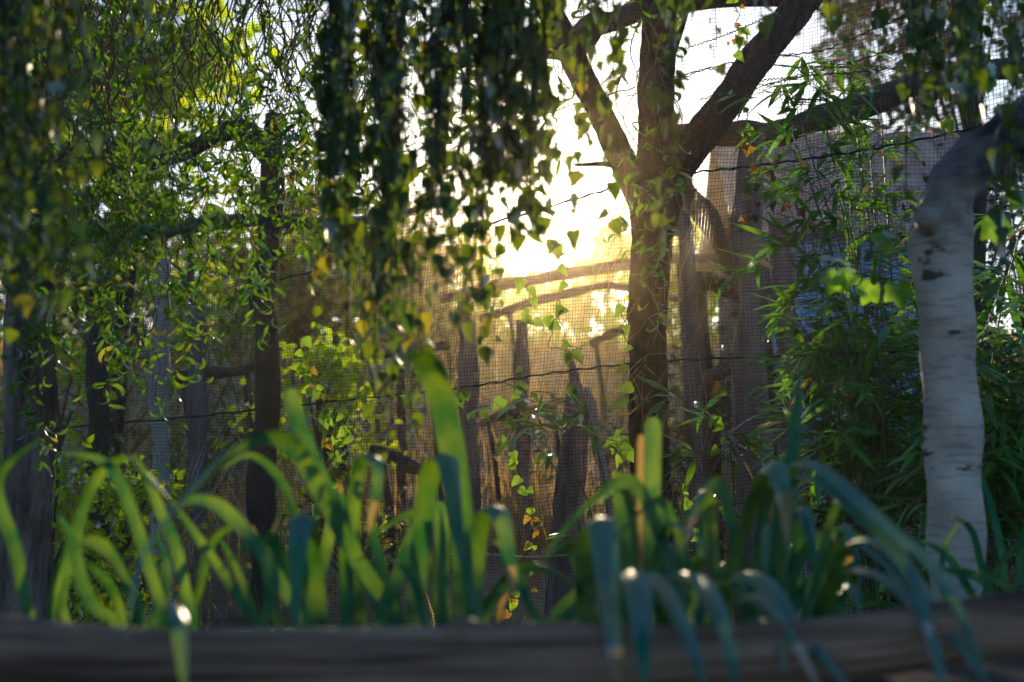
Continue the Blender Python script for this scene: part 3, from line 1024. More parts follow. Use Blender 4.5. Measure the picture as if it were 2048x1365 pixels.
# conifer
cb = np.array(gp(1715, 24))
cf = thing('conifer_tree', 'tall dark blue conifer behind the hut', 'tree', cb)
bb = MB()
bb.add(*tube(np.array([cb - [0, 0, .2], cb + [0.05, 0, 4], cb + [0, 0, 8.3]]), [.16, .1, .02], 10))
bb.build('trunk', M['twig_dark'], cf, True)
r = np.random.default_rng(77)
pos, ax, nr, sz = [], [], [], []
br = MB()
for k in range(150):
    h = .8 + 7.4 * (k / 150)
    L = (1 - h / 8.7) * 1.5 * r.uniform(.6, 1.1) + .12
    a = r.uniform(0, 6.28)
    dv = np.array([math.cos(a), math.sin(a), 0])
    p0 = cb + [0, 0, h]
    pts = smooth([p0, p0 + dv * L * .5 + [0, 0, .04], p0 + dv * L + [0, 0, -.22 * L]], 10)
    br.add(*tube(pts, np.linspace(.018, .004, 10), 4))
    for m in range(26):
        q = pts[int(r.integers(1, 10))] + r.normal(size=3) * .05
        pos.append(q)
        ax.append(dv * .7 + r.normal(size=3) * .5 + [0, 0, -.5])
        nr.append(r.normal(size=3) + [0, 0, .5])
        sz.append(r.uniform(.14, .3))
br.build('branch', M['twig_dark'], cf)
b2 = MB()
Ms = frames(np.array(pos), np.array(ax), np.array(nr), np.array(sz))
mass(b2, [leaf_from_outline([(0, .02), (.4, .10), (.8, .06), (1, 0)], .3, .2)], Ms, np.zeros(len(Ms), int))
b2.build('crown', M['conifer'], cf)['kind'] = 'stuff'

# brushwood on the skyline under the sun
r = np.random.default_rng(78)
bb = MB()
for k in range(260):
    px = r.uniform(880, 1480)
    d = r.uniform(11.5, 17)
    x, y, z = gp(px, d)
    L = r.uniform(.3, 1.1)
    a = r.uniform(-1.1, 1.1)
    p0 = np.array([x, y, z - .05])
    dv = np.array([math.sin(a), r.normal() * .3, math.cos(a)])
    bb.add(*tube(smooth([p0, p0 + dv * L * .5 + r.normal(size=3) * .06, p0 + dv * L + r.normal(size=3) * .12], 7), np.linspace(.008, .002, 7), 4, cap=False))
tag(bb.build('brushwood', M['dry_vine']), 'thin dry brushwood standing on the bank under the sun', 'brushwood', kind='stuff')

# ------------------------------------------------------------------ corkscrew willow (left)
wd = 4.3
wb = P(45, 1400, wd)
wil = thing('corkscrew_willow', 'corkscrew willow with twisted hanging twigs and furrowed trunk at left', 'tree', (wb[0], wd, .1))
trunk_part('trunk', [(30, 1540, wd, 80), (42, 1300, wd, 58), (50, 1080, wd, 50), (58, 900, wd, 47), (62, 760, wd, 46), (60, 600, wd, 45), (52, 440, wd, 44), (44, 240, wd, 42), (50, 0, wd, 40), (90, -260, wd, 36)], wil, M['willow_bark'], 220, 52, bark_disp(18, .014, 23))
limbs = [[(90, -240, 4.3, 34), (220, -330, 4.2, 28), (420, -300, 4.1, 22), (700, -290, 4.1, 15), (1000, -260, 4.2, 10), (1360, -200, 4.3, 6)],
         [(70, -150, 4.3, 26), (260, -200, 4.5, 20), (480, -180, 4.6, 14), (720, -140, 4.7, 8)],
         [(50, -60, 4.3, 24), (-100, -160, 4.0, 18), (-220, -200, 3.8, 10)],
         [(80, -200, 4.3, 24), (180, -240, 3.8, 18), (380, -210, 3.6, 12), (620, -160, 3.6, 7)]]
for l in limbs:
    trunk_part('limb', l, wil, M['willow_bark'], 60, 14, lump_disp(.15, 24))
# strands: (x range, bottom range, count, depth range)
r = np.random.default_rng(101)
tw = MB()
LP, LA, LN, LS = [], [], [], []


def corkscrew(px, ptop, pbot, d, seed, nl, bare=.0, leafsize=.078, amp=.019):
    rr = np.random.default_rng(seed)
    top = P(px + rr.uniform(-25, 25), ptop, d)
    bot = P(px, pbot, d)
    L = np.linalg.norm(top - bot)
    n = max(8, int(L / .022))
    t = np.linspace(0, 1, n)[:, None]
    c = top * (1 - t) + bot * t
    ph = rr.uniform(0, 6.28, 4)
    k = rr.uniform(22, 34) * L
    env = np.minimum(1, t[:, 0] * 4)
    c[:, 0] += amp * env * (np.sin(k * t[:, 0] + ph[0]) + 1.3 * np.sin(.37 * k * t[:, 0] + ph[1]) + 2.2 * np.sin(.11 * k * t[:, 0] + ph[3]))
    c[:, 1] += amp * env * (np.sin(k * t[:, 0] * 1.1 + ph[2]) + 1.5 * np.sin(.3 * k * t[:, 0] + ph[3]))
    c[:, 2] += amp * .5 * np.sin(k * t[:, 0] * .9 + ph[1])
    tw.add(*tube(c, np.linspace(.0032, .0012, n), 4, cap=False))
    for q in range(nl):
        f = rr.uniform(.05, 1) if rr.random() > bare else rr.uniform(.7, 1)
        i = min(n - 1, int(f * n))
        LP.append(c[i])
        a = rr.uniform(0, 6.28)
        LA.append([math.cos(a) * .8, math.sin(a) * .8, -rr.uniform(.1, 1.2)])
        LN.append([math.cos(a + 1.5), math.sin(a + 1.5), rr.uniform(-.3, 1)])
        LS.append(leafsize * rr.uniform(.7, 1.35))
    return c


cur = [(0, 200, 300, 700, 26, 3.6, 4.5), (180, 420, 350, 760, 34, 3.7, 4.7), (400, 600, 300, 640, 36, 3.8, 4.8), (560, 760, 260, 560, 26, 3.8, 4.7),
       (700, 1000, 100, 420, 26, 3.9, 4.7), (1000, 1180, 40, 330, 12, 4.1, 4.6), (930, 1060, 330, 400, 6, 4.1, 4.5), (1268, 1330, 330, 560, 4, 4.4, 4.7), (0, 700, 60, 300, 20, 3.6, 4.8)]
sd = 1000
for x0, x1, b0, b1, n, d0, d1 in cur:
    for k in range(n):
        sd += 1
        px = r.uniform(x0, x1)
        pb = r.uniform(b0, b1)
        corkscrew(px, -210, pb, r.uniform(d0, d1), sd, int((pb + 100) / 28 * r.uniform(.5, 1.3)), bare=.45)
# single long strands that hang clear below the curtain
for px, pb, d, nl in [(45, 930, 3.9, 40), (70, 900, 3.95, 34), (20, 880, 3.9, 26), (320, 820, 4.3, 26), (340, 960, 4.4, 10), (420, 690, 4.2, 16), (530, 700, 4.3, 22), (545, 640, 4.3, 16), (205, 830, 4.2, 14), (160, 790, 4.1, 14), (270, 920, 4.2, 8), (370, 780, 4.3, 26), (1300, 660, 4.5, 22), (1320, 600, 4.5, 20), (1275, 560, 4.5, 18)]:
    sd += 1
    corkscrew(px, -210, pb, d, sd, nl, bare=.55)
tw.build('twigs', M['twig'], wil, True)['kind'] = 'stuff'
LP, LA, LN, LS = map(np.array, (LP, LA, LN, LS))
Ms = frames(LP, LA, LN, LS)
mi = (r.random(len(Ms)) < .06).astype(int)
iv, w = in_view(LP, -20)
sc_ = np.where(iv, LS / w, 0) * r.uniform(.5, 1, len(LS))
py_ = LP[:, 2] / LP[:, 1]
sc_ = sc_ * np.where(py_ < .33, 1.6, 1)
leaf_set(wil, WILLOW, [M['willow_leaf'], M['willow_yellow']], Ms, mi, 300, sc_)

# ------------------------------------------------------------------ weeping birch (right, arching over the whole view)
bd = 3.2
bx = P(1915, 1400, bd)
bir = thing('weeping_birch', 'white barked weeping birch with bent stem at right and trailing leafy strands', 'tree', (bx[0], bd, float(H(bx[0], bd))))
knob = lump_disp(.075, 91, 13)


def birch_disp(th, L, R):
    a = knob(th, L, R)
    up = np.clip((L - 1.18) / .12, 0, 1)
    a = a + up * R * (.09 * np.sin(3 * th + 31 * L) * np.sin(47 * L + th) + .06 * np.sin(5 * th - 60 * L))
    return a + .10 * R * np.exp(-((L - .30) / .035) ** 2) * np.cos(th - 2) + .06 * R * np.exp(-((L - .52) / .03) ** 2) * np.cos(th - 4)


trunk_part('trunk', [(1930, 1620, bd, 76), (1924, 1350, bd, 63), (1916, 1180, bd, 56), (1910, 1000, bd, 55), (1901, 800, bd, 55), (1893, 640, bd, 55), (1887, 540, bd, 57), (1882, 470, bd, 59), (1894, 402, bd, 56), (1930, 345, bd, 52), (1982, 298, bd, 50), (2040, 258, bd, 50), (2100, 205, bd, 50), (2170, 90, bd, 52), (2190, -120, bd - .05, 46), (2120, -330, bd - .15, 38)], bir, M['birch_bark'], 240, 44, birch_disp)
kn = MB()
kn.add(*tube(smooth([P(1880, 442, bd), P(1862, 438, bd - .045), P(1848, 434, bd - .075), P(1840, 432, bd - .085)], 14), np.array([.055, .054, .052, .05, .047, .044, .041, .039, .037, .035, .032, .027, .020, .008]) * .78, 20, lump_disp(.16, 93, 40)))
kn.build('knot', M['birch_bark'], [c for c in bir.children if c.name.startswith('trunk')][0], True)
blimbs = [[(2120, -330, 3.05, 38), (1900, -420, 2.9, 30), (1500, -430, 2.75, 24), (1100, -420, 2.65, 18), (700, -400, 2.55, 14), (300, -360, 2.45, 10), (-50, -300, 2.35, 6)],
          [(2150, -260, 3.1, 30), (1950, -300, 3.0, 20), (1750, -280, 2.9, 12), (1650, -230, 2.85, 7)],
          [(1500, -430, 2.75, 16), (1300, -380, 3.0, 12), (1250, -330, 3.1, 7)],
          [(1100, -420, 2.65, 16), (900, -390, 2.4, 12), (700, -330, 2.3, 7)],
          [(700, -400, 2.55, 14), (400, -380, 2.25, 10), (60, -320, 2.1, 6)]]
for l in blimbs:
    trunk_part('branch', l, bir, M['birch_dark'], 60, 12, lump_disp(.12, 94))
r = np.random.default_rng(202)
tw = MB()
LP, LA, LN, LS = [], [], [], []


def strand(px, pbot, d, seed, ptop=-380, step=.021, size=.036):
    rr = np.random.default_rng(seed)
    top = P(px + rr.uniform(-60, 60), ptop, d)
    bot = P(px, pbot, d)
    L = np.linalg.norm(top - bot)
    n = max(10, int(L / .04))
    t = np.linspace(0, 1, n)[:, None]
    c = top * (1 - t) + bot * t
    ph = rr.uniform(0, 6.28, 3)
    c[:, 0] += .018 * np.sin(4 * t[:, 0] * L + ph[0]) + .006 * np.sin(17 * t[:, 0] * L + ph[1])
    c[:, 1] += .02 * np.sin(4.5 * t[:, 0] * L + ph[2])
    tw.add(*tube(c, np.linspace(.0028, .0013, n), 4, cap=False))
    m = int(L / step)
    for q in range(m):
        f = (q + rr.uniform(0, .9)) / m
        if f < .18:
            continue
        x = f * (n - 1)
        i = int(x)
        p0 = c[i] + (c[min(n - 1, i + 1)] - c[i]) * (x - i)
        a = rr.uniform(0, 6.28)
        s = size * rr.uniform(.45, 1.35)
        out = np.array([math.cos(a), math.sin(a), -rr.uniform(.6, 2.0)])
        pet = unit(out) * .016
        LP.append(p0 + pet)
        LA.append(out + np.array([0, 0, -.6]))
        LN.append([math.cos(a) + rr.normal() * .5, math.sin(a) + rr.normal() * .5, .5])
        LS.append(s)


cur = [(-40, 190, 330, 640, 30, 2.15, 2.6), (-40, 200, 0, 300, 7, 2.2, 2.8), (190, 340, 0, 120, 6, 2.3, 2.9), (340, 580, -60, 90, 8, 2.4, 3.0),
       (580, 760, 340, 700, 13, 2.5, 3.0), (760, 960, 360, 700, 19, 2.5, 3.0), (580, 1000, 100, 400, 14, 2.4, 3.0), (950, 1080, 250, 360, 8, 2.6, 3.0), (930, 1010, 500, 680, 6, 2.7, 3.1), (680, 900, 560, 740, 6, 2.6, 3.0), (980, 1090, 340, 450, 6, 2.6, 3.0), (870, 1060, 230, 430, 10, 2.5, 3.1), (640, 980, 480, 740, 14, 2.5, 3.1),
       (1040, 1230, 0, 200, 5, 2.6, 3.1), (1245, 1345, 200, 470, 4, 2.8, 3.1), (960, 1230, 300, 470, 6, 2.6, 3.1), (1380, 1560, 10, 110, 4, 2.7, 3.0),
       (1560, 1720, -40, 60, 5, 2.7, 3.0), (1720, 1840, 60, 330, 9, 2.6, 3.0), (1840, 2080, 20, 230, 19, 2.5, 3.1)]
sd = 5000
for x0, x1, b0, b1, n, d0, d1 in cur:
    for k in range(n):
        sd += 1
        if k % 3 == 0:                              # strands hang in uneven bunches
            cx = r.uniform(x0, x1)
            cb = r.uniform(b0, b1)
        if r.random() < .18:
            continue
        strand(cx + r.normal() * 14, np.clip(cb + r.normal() * 70, b0 - 40, b1 + 20), r.uniform(d0, d1), sd, step=.021 * r.uniform(.75, 1.8), size=.036 * r.uniform(.8, 1.15))
for px, pb, d in [(750, 900, 2.8), (770, 850, 2.9), (845, 840, 2.8), (700, 720, 2.8), (965, 690, 2.9), (2005, 560, 2.7), (2030, 470, 2.8), (1800, 430, 2.8), (1085, 440, 2.8), (1170, 480, 2.9), (1030, 470, 2.8), (1125, 120, 2.7), (1210, 470, 3.0), (860, 780, 2.9)]:
    sd += 1
    strand(px, pb, d, sd)
tw.build('twigs', M['twig_dark'], bir, True)['kind'] = 'stuff'
LP, LA, LN, LS = map(np.array, (LP, LA, LN, LS))
Ms = frames(LP, LA, LN, LS)
mi = (r.random(len(Ms)) < .04).astype(int)
iv, w = in_view(LP, -20)
sc_ = np.where(iv, LS / w, 0) * r.uniform(.5, 1, len(LS)) * np.where(LP[:, 2] / LP[:, 1] < .33, 1.5, 1)
leaf_set(bir, BIRCH, [M['birch_leaf'], M['birch_yellow']], Ms, mi, 300, sc_)

# ------------------------------------------------------------------ bamboo


def bamboo(label, culms, seed, nparts, leaf=.138, group='bamboo stands along the net', density=1.0):
    """culms: list of (px_base, px_top, py_top, d)"""
    r = np.random.default_rng(seed)
    b0 = P(culms[0][0], 1100, culms[0][3])
    root = thing('bamboo', label, 'bamboo', (b0[0], culms[0][3], float(H(b0[0], culms[0][3]))), group)
    LP, LA, LN, LS = [], [], [], []
    tw = MB()
    for pb, pt, py, d in culms:
        top = P(pt, py, d)
        x0 = P(pb, 1000, d)[0]
        base = np.array([x0, d + .15, float(H(x0, d + .15)) - .05])
        mid = base * .45 + top * .55 + np.array([(x0 - top[0]) * .25, 0, .15])
        q = smooth([base, mid, top], 40)
        L = np.linalg.norm(np.diff(q, axis=0), axis=1).sum()
        rad = np.linspace(.0055, .0016, 40) * (1 + .25 * (np.arange(40) % 5 == 0))
        c = MB()
        c.add(*tube(q, rad, 7))
        c.build('culm', M['green_cane'], root, True)
        for k in range(int(L / .075 * density)):
            f = r.uniform(.22, 1) if k > 3 else 1.0
            i = min(39, int(f * 39))
            a = r.uniform(0, 6.28)
            bl = r.uniform(.08, .32) * (1.1 - .5 * f)
            e = q[i] + np.array([math.cos(a) * bl, math.sin(a) * bl, r.uniform(-.02, .14)])
            tw.add(*tube(smooth([q[i], (q[i] + e) / 2 + [0, 0, .02], e], 6), np.linspace(.0016, .0008, 6), 4, cap=False))
            for m in range(int(r.integers(3, 7))):
                a2 = a + r.normal() * .8
                ff = r.uniform(.55, 1)
                LP.append(q[i] + (e - q[i]) * ff)
                LA.append([math.cos(a2), math.sin(a2), r.normal() * .4 - .15])
                LN.append([r.normal() * .35, r.normal() * .35 - .2, 1])
                LS.append(leaf * r.uniform(.6, 1.25))
    tw.build('twigs', M['twig'], root)['kind'] = 'stuff'
    LP, LA, LN, LS = map(np.array, (LP, LA, LN, LS))
    Ms = frames(LP, LA, LN, LS)
    iv, w = in_view(LP, -10)
    leaf_set(root, BAMBOO, [M['bamboo_leaf'], M['straw_leaf']], Ms, (r.random(len(Ms)) < .06).astype(int), nparts, np.where(iv, LS / w, 0))
    return root


M['green_cane'] = plain_mat('green_cane', (.07, .13, .04), (.13, .19, .06), 12, .5, .1)
r = np.random.default_rng(301)
bamboo('tall bamboo whose lit tips reach over the pink roof', [(1790, 1600, 235, 4.9), (1800, 1700, 160, 4.85), (1770, 1655, 260, 4.9), (1820, 1760, 200, 4.8), (1790, 1690, 350, 4.85), (1800, 1740, 300, 4.8), (1780, 1560, 190, 4.9), (1795, 1640, 200, 4.85), (1780, 1610, 330, 4.9)], 302, 200, density=.6)
bamboo('bamboo with sprays crossing the blue hut boards', [(1770, 1580, 420, 4.85), (1780, 1620, 470, 4.9), (1800, 1690, 430, 4.8), (1760, 1540, 530, 4.95), (1790, 1650, 540, 4.85), (1810, 1760, 480, 4.8)], 303, 220, density=.5)
bamboo('dense dark bamboo low between grey posts and birch', [(r.uniform(1680, 1810), r.uniform(1590, 1810), r.uniform(600, 1000), r.uniform(4.3, 4.9)) for k in range(15)], 304, 280, density=.9)
bamboo('dark bamboo filling the space right of birch stem', [(r.uniform(1900, 2080), r.uniform(1930, 2080), r.uniform(380, 950), r.uniform(4.0, 4.7)) for k in range(16)], 305, 200, density=1.6)
bamboo('small bamboo shoot low in front of forked trunk base', [(1480, 1460, 880, 5.0), (1400, 1420, 930, 5.05), (1440, 1380, 820, 5.0)], 306, 60, density=.6)
bamboo('short bamboo spray arching in front of hooked stump', [(1215, 1130, 905, 4.95), (1205, 1030, 840, 4.95), (1230, 1190, 870, 4.95)], 307, 60, density=.55, leaf=.135)

# ------------------------------------------------------------------ vines on the net


def vine(label, paths, seed, mats, yf, step=.035, size=.05, group='vines climbing the net', tmpl=HEART, off=.10, cat='vine'):
    r = np.random.default_rng(seed)
    q0 = net_hit(*paths[0][-1], off)
    root = thing('climbing_vine', label, cat, q0, group)
    LP, LA, LN, LS = [], [], [], []
    for pth in paths:
        q = smooth([net_hit(x, y, off) for x, y in pth], 50)
        q += .008 * np.sin(np.arange(50)[:, None] * np.array([.9, .7, .5]) + r.uniform(0, 6, 3))
        s = MB()
        s.add(*tube(q, np.linspace(.0022, .0012, 50), 5))
        s.build('stem', M['twig'], root)
        L = np.linalg.norm(np.diff(q, axis=0), axis=1).sum()
        for k in range(int(L / step)):
            i = int(r.integers(0, 50))
            if r.random() < .3:
                continue
            a = r.uniform(0, 6.28)
            LP.append(q[i] + [r.normal() * .012, -.01, r.normal() * .01])
            LA.append([math.cos(a) * .8, -.4 + r.normal() * .3, -r.uniform(.2, 1)])
            LN.append([r.normal() * .5, -1, r.normal() * .4 + .3])
            LS.append(size * r.uniform(.5, 1.25))
    LP, LA, LN, LS = map(np.array, (LP, LA, LN, LS))
    leaf_set(root, tmpl, mats, frames(LP, LA, LN, LS), (r.random(len(LP)) < yf).astype(int), 400, LS)


G, O, DL = M['vine_leaf'], M['vine_orange'], M['dead_leaf']
vine('green vine strand hanging left of hooked stump', [[(1050, 560), (1058, 640), (1050, 700), (1040, 760), (1020, 830), (1005, 900)], [(1035, 800), (1020, 880), (1040, 960), (1060, 1010), (1080, 1060)]], 401, [G, O], .0)
vine('bright vine leaves hanging over tip of hooked stump', [[(1110, 480), (1125, 560), (1120, 640), (1140, 720), (1132, 800)], [(1118, 600), (1100, 690), (1150, 700), (1170, 690)]], 402, [G, O], .0, .04)
vine('vine edging the left side of forked trunk', [[(1245, 600), (1252, 680), (1250, 760), (1240, 830), (1225, 900)], [(1250, 880), (1235, 960), (1225, 1010)]], 403, [G, O], .04)
vine('orange autumn vine dangling right of the slanting limb', [[(1468, 0), (1478, 60), (1472, 120)], [(1490, 220), (1496, 280), (1500, 340), (1492, 400)]], 404, [O, G], .3, .022, .035)
vine('yellow and orange vine low left of centre', [[(640, 760), (650, 840), (670, 920), (690, 1000), (700, 1080)], [(680, 800), (690, 880), (660, 960), (640, 1040)], [(600, 680), (620, 760), (650, 830)]], 405, [G, O], .12, .02, .05, off=.12)
vine('withered orange vine at the foot of stump', [[(1060, 1000), (1070, 1060), (1050, 1120), (1075, 1180)], [(1010, 1100), (1030, 1160), (1020, 1230)]], 406, [O, G], .4, .03, .035)
vine('small green vine beside the blue grey post', [[(905, 640), (915, 720), (920, 790), (935, 810)], [(600, 620), (930, 800), (945, 830)]], 407, [M['willow_leaf'], G], .1, .07, .04)
vine('tiny orange leaves below the leaning limb', [[(1462, 440), (1470, 465), (1500, 425)]], 408, [O, DL], .4, .02, .035)
vine('leaves climbing right of slender stem low down', [[(1440, 720), (1450, 800), (1440, 880), (1420, 960)], [(1360, 930), (1380, 1010), (1400, 1080)]], 409, [G, DL], .25, .04, .05)

# withered leaves caught in the net
dmesh = MB()
dmesh.add(*HEART[1])
dme = dmesh.mesh('withered_leaf', M['dead_leaf'])
for k, (px, py, s) in enumerate([(1553, 322, .03), (1538, 345, .034), (1546, 352, .03), (1516, 370, .03), (1541, 382, .03), (1546, 405, .036), (1572, 410, .03), (1599, 420, .036), (1517, 407, .02)]):
    o = bpy.data.objects.new('withered_leaf', dme)
    sc.collection.objects.link(o)
    q = net_hit(px, py, .11)
    a = rng.uniform(-.6, .6)
    Mx = frames([q], np.array([[math.sin(a), -.3, -1]]), np.array([[rng.normal() * .6, -1, .2]]), [s])[0]
    o.matrix_world = Matrix([[float(c) for c in row] for row in Mx])
    tag(o, ['topmost withered brown leaf caught in the net', 'left one of the joined pair of withered leaves', 'right one of the joined pair of withered leaves', 'withered leaf hanging nearest the pale forked post', 'middle withered leaf below the joined pair', 'larger withered leaf third from the right', 'thin withered leaf second from the right', 'rightmost withered leaf hanging before the blue boards', 'tiny withered leaf scrap at the lower left'][k], 'leaf', 'withered leaves caught in the net')

# dry pale stems tangled round the forked trunk
r = np.random.default_rng(410)
dv = thing('dry_vine', 'tangle of dry pale vine stems around forked trunk and limb', 'vine', P(1340, 1200, 5.3))
for k in range(46):
    px, py = r.uniform(1240, 1440), r.uniform(330, 1050)
    d = float(net_hit(px, py)[1]) + r.choice([-.09, .08])
    pts = [P(px, py, d)]
    dx, dy = r.normal() * 25, r.uniform(30, 80)
    for m in range(5):
        px += dx + r.normal() * 14
        py += dy + r.normal() * 14
        pts.append(P(px, py, d + r.normal() * .015))
    s = MB()
    s.add(*tube(smooth(pts, 34), np.linspace(.0016, .0007, 34), 4))
    s.build('stem', M['dry_vine'], dv)

# lobed leaves of a climber against the birch stem
lv = thing('climber_shoot', 'pale lime lobed leaves on a shoot left of birch stem', 'vine', P(1835, 600, 3.3))
s = MB()
s.add(*tube(smooth([P(1845, 640, 3.27), P(1820, 560, 3.3), P(1770, 545, 3.3), P(1700, 535, 3.32)], 20), .0016, 5))
s.build('stem', M['twig'], lv)
lm = MB()
lm.add(*LOBED[0])
lme = lm.mesh('leaf', M['climber_leaf'], shade=True)
for px, py, s, ax, nr in [(1720, 545, .078, (-.9, 0, -.25), (.1, -.8, .6)), (1750, 560, .07, (-.3, 0, -.6), (.3, -.9, .3)), (1790, 555, .078, (.2, 0, -1), (-.1, -1, .25)), (1800, 495, .078, (-.5, .1, .3), (-.2, -.8, .5)), (1700, 525, .08, (-.8, -.2, .2), (0, -.4, 1)), (1830, 520, .09, (.3, .1, .6), (.2, -1, .1)), (1680, 540, .07, (-.4, 0, -.8), (.3, -1, .2))]:
    inst('leaf', lme, frames([P(px, py, 3.3)], np.array([ax], float), np.array([nr], float), [s])[0], lv)
lv = thing('climber_shoot', 'lime lobed leaves above and under birch bend', 'vine', P(1960, 330, 3.3))
s = MB()
s.add(*tube(smooth([P(2060, 300, 3.32), P(1990, 250, 3.34), P(1960, 200, 3.34), P(1965, 120, 3.34)], 20), .0016, 5))
s.build('stem', M['twig'], lv)
for px, py, s, ax, nr in [(1965, 190, .12, (-.1, 0, 1), (.1, -1, .2)), (1985, 425, .09, (.2, 0, -1), (-.2, -1, .2)), (1950, 90, .09, (-.3, 0, .8), (.3, -1, .1)), (2010, 410, .07, (.7, 0, .4), (.2, -1, .4))]:
    inst('leaf', lme, frames([P(px, py, 3.36)], np.array([ax], float), np.array([nr], float), [s])[0], lv)

# ------------------------------------------------------------------ foreground log
FG = 1.3                       # distance scale of the planted bed
ld = 1.42 * FG
lg = thing('log_rail', 'weathered grey bent log lying across the bottom foreground', 'log', (0, ld, .45))


def log_disp(th, L, R):
    a = sines(500, 6, 1, 2)
    crack = -np.exp(-(np.sin(2.5 * th + .5 * np.sin(L * 4) + .4 * np.sin(L * 9)) / .10) ** 2) - .6 * np.exp(-(np.sin(4.5 * th + 1 + .6 * np.sin(L * 3.1)) / .10) ** 2)
    return .10 * R * a(np.cos(th), np.sin(th), L * 4) + .14 * R * crack + .03 * R * np.sin(15 * th + 2 * np.sin(L * 5))


trunk_part('wood', [(-1300, 1290, ld, 112), (-900, 1275, ld, 118), (-500, 1270, ld, 110), (-200, 1300, ld, 100), (0, 1325, ld, 96), (250, 1340, ld, 88), (500, 1340, ld, 84), (750, 1342, ld, 80), (1000, 1338, ld, 78), (1250, 1336, ld, 76), (1450, 1326, ld, 72), (1650, 1300, ld, 66), (1850, 1268, ld, 60), (2050, 1240, ld - .02, 58), (2300, 1215, ld - .05, 55), (2600, 1195, ld - .06, 50), (3000, 1200, ld - .02, 46), (3400, 1230, ld, 40)], lg, M['log'], 260, 96, log_disp)
kn = MB()
kn.add(*tube(np.array([P(925, 1300, ld), P(925, 1262, ld - .01), P(927, 1240, ld - .012)]), [.03, .026, .015], 12, lump_disp(.15, 505, 30)))
kn.build('knot', M['log'], lg.children[0], True)

# ------------------------------------------------------------------ strap-leaved plants behind the log


def blade(parent, pts, width, mat, ang=0.6, blunt=False, fold=.42, n=30, wob=0):
    """pts: (px, py, d) from root to tip"""
    pts = [(p[0], p[1], p[2] * FG) for p in pts]
    q = smooth([P(*p) for p in pts], n)
    t = unit(np.gradient(q, axis=0))
    w = np.array([math.cos(ang), math.sin(ang), 0])
    W = np.zeros_like(q)
    for i in range(n):
        w = w - t[i] * np.dot(w, t[i])
        w = unit(w)
        W[i] = w
    Nn = np.cross(W, t)
    u = np.linspace(0, 1, n)
    prof = np.minimum(1, .72 + .6 * u) * (np.clip((1 - u) / .35, 0, 1) ** (.65) if not blunt else np.clip((1 - u) / .03, .55, 1))
    hw = (width * .41 * np.mean([p[2] for p in pts]) / F) * prof
    cols = []
    for s in (-1, -.5, 0, .5, 1):
        cols.append(q + W * (hw * s)[:, None] + Nn * (fold * hw * (abs(s) ** 1.3))[:, None])
    V = np.stack(cols, 1).reshape(-1, 3)
    i = np.arange(n - 1)[:, None] * 5
    j = np.arange(4)[None]
    f = np.stack([i + j, i + j + 1, i + 6 + j, i + 5 + j], -1).reshape(-1, 4)
    b = MB()
    cut = n - 1 - (int(rng.integers(2, 6)) if (not blunt and rng.random() < .22) else 0)
    b.add(V, f[:cut * 4])
    if cut < n - 1:                                  # withered brown tip
        b.f.append(f[cut * 4:])
        b.mi.append(np.full(len(f) - cut * 4, 1))
    return b.build('leaf', [mat, M['strap_dry']], parent, True)


def clump(label, leaves, px, d, extra=0, spread=60):
    d = d * FG
    x = P(px, 1300, d)[0]
    root = thing('strap_leaf_plant', label, 'plant', (x, d, float(H(x, d))), 'strap leaved plants behind the log')
    for k, (pts, width, kw) in enumerate(leaves):
        kw = dict(kw)
        mat = M[kw.pop('mat', 'strap')]
        # carry the root down into the soil
        a = pts[0]
        z = float(H(P(a[0], a[1], a[2] * FG)[0], a[2] * FG))
        v = math.atan2(z - .02 - CAM_Z, a[2] * FG) - PITCH
        py0 = 682.5 - F * math.tan(v)
        pts = [((a[0] * .6 + px * .4), py0, a[2])] + list(pts)
        blade(root, pts, width, mat, **kw)
    rr = np.random.default_rng(int(px))
    for k in range(extra):                           # more blades of the same plant, arching to all sides
        x0 = px + rr.normal() * spread
        dd = d / FG + rr.uniform(-.12, .2)
        top = rr.uniform(960, 1180)
        lean = rr.normal() * 90
        drop = rr.uniform(20, 160)
        z = float(H(P(x0, 1300, dd * FG)[0], dd * FG))
        py0 = 682.5 - F * math.tan(math.atan2(z - .02 - CAM_Z, dd * FG) - PITCH)
        blade(root, [(x0, py0, dd), (x0 + lean * .25, 1260, dd), (x0 + lean * .6, (top + 1260) / 2 - 20, dd), (x0 + lean, top, dd - .05), (x0 + lean * 1.6, top + drop * .35, dd - .1), (x0 + lean * 2.1, top + drop, dd - .14)], rr.uniform(26, 40), M['strap'], ang=rr.uniform(.1, .7))
    return root


def L(pts, w, d0=1.75, d1=1.75, **kw):
    n = len(pts)
    return ([(x, y, d0 + (d1 - d0) * k / (n - 1)) for k, (x, y) in enumerate(pts)], w, kw)


def fold3(pts, w, **kw):
    return (pts, w, kw)


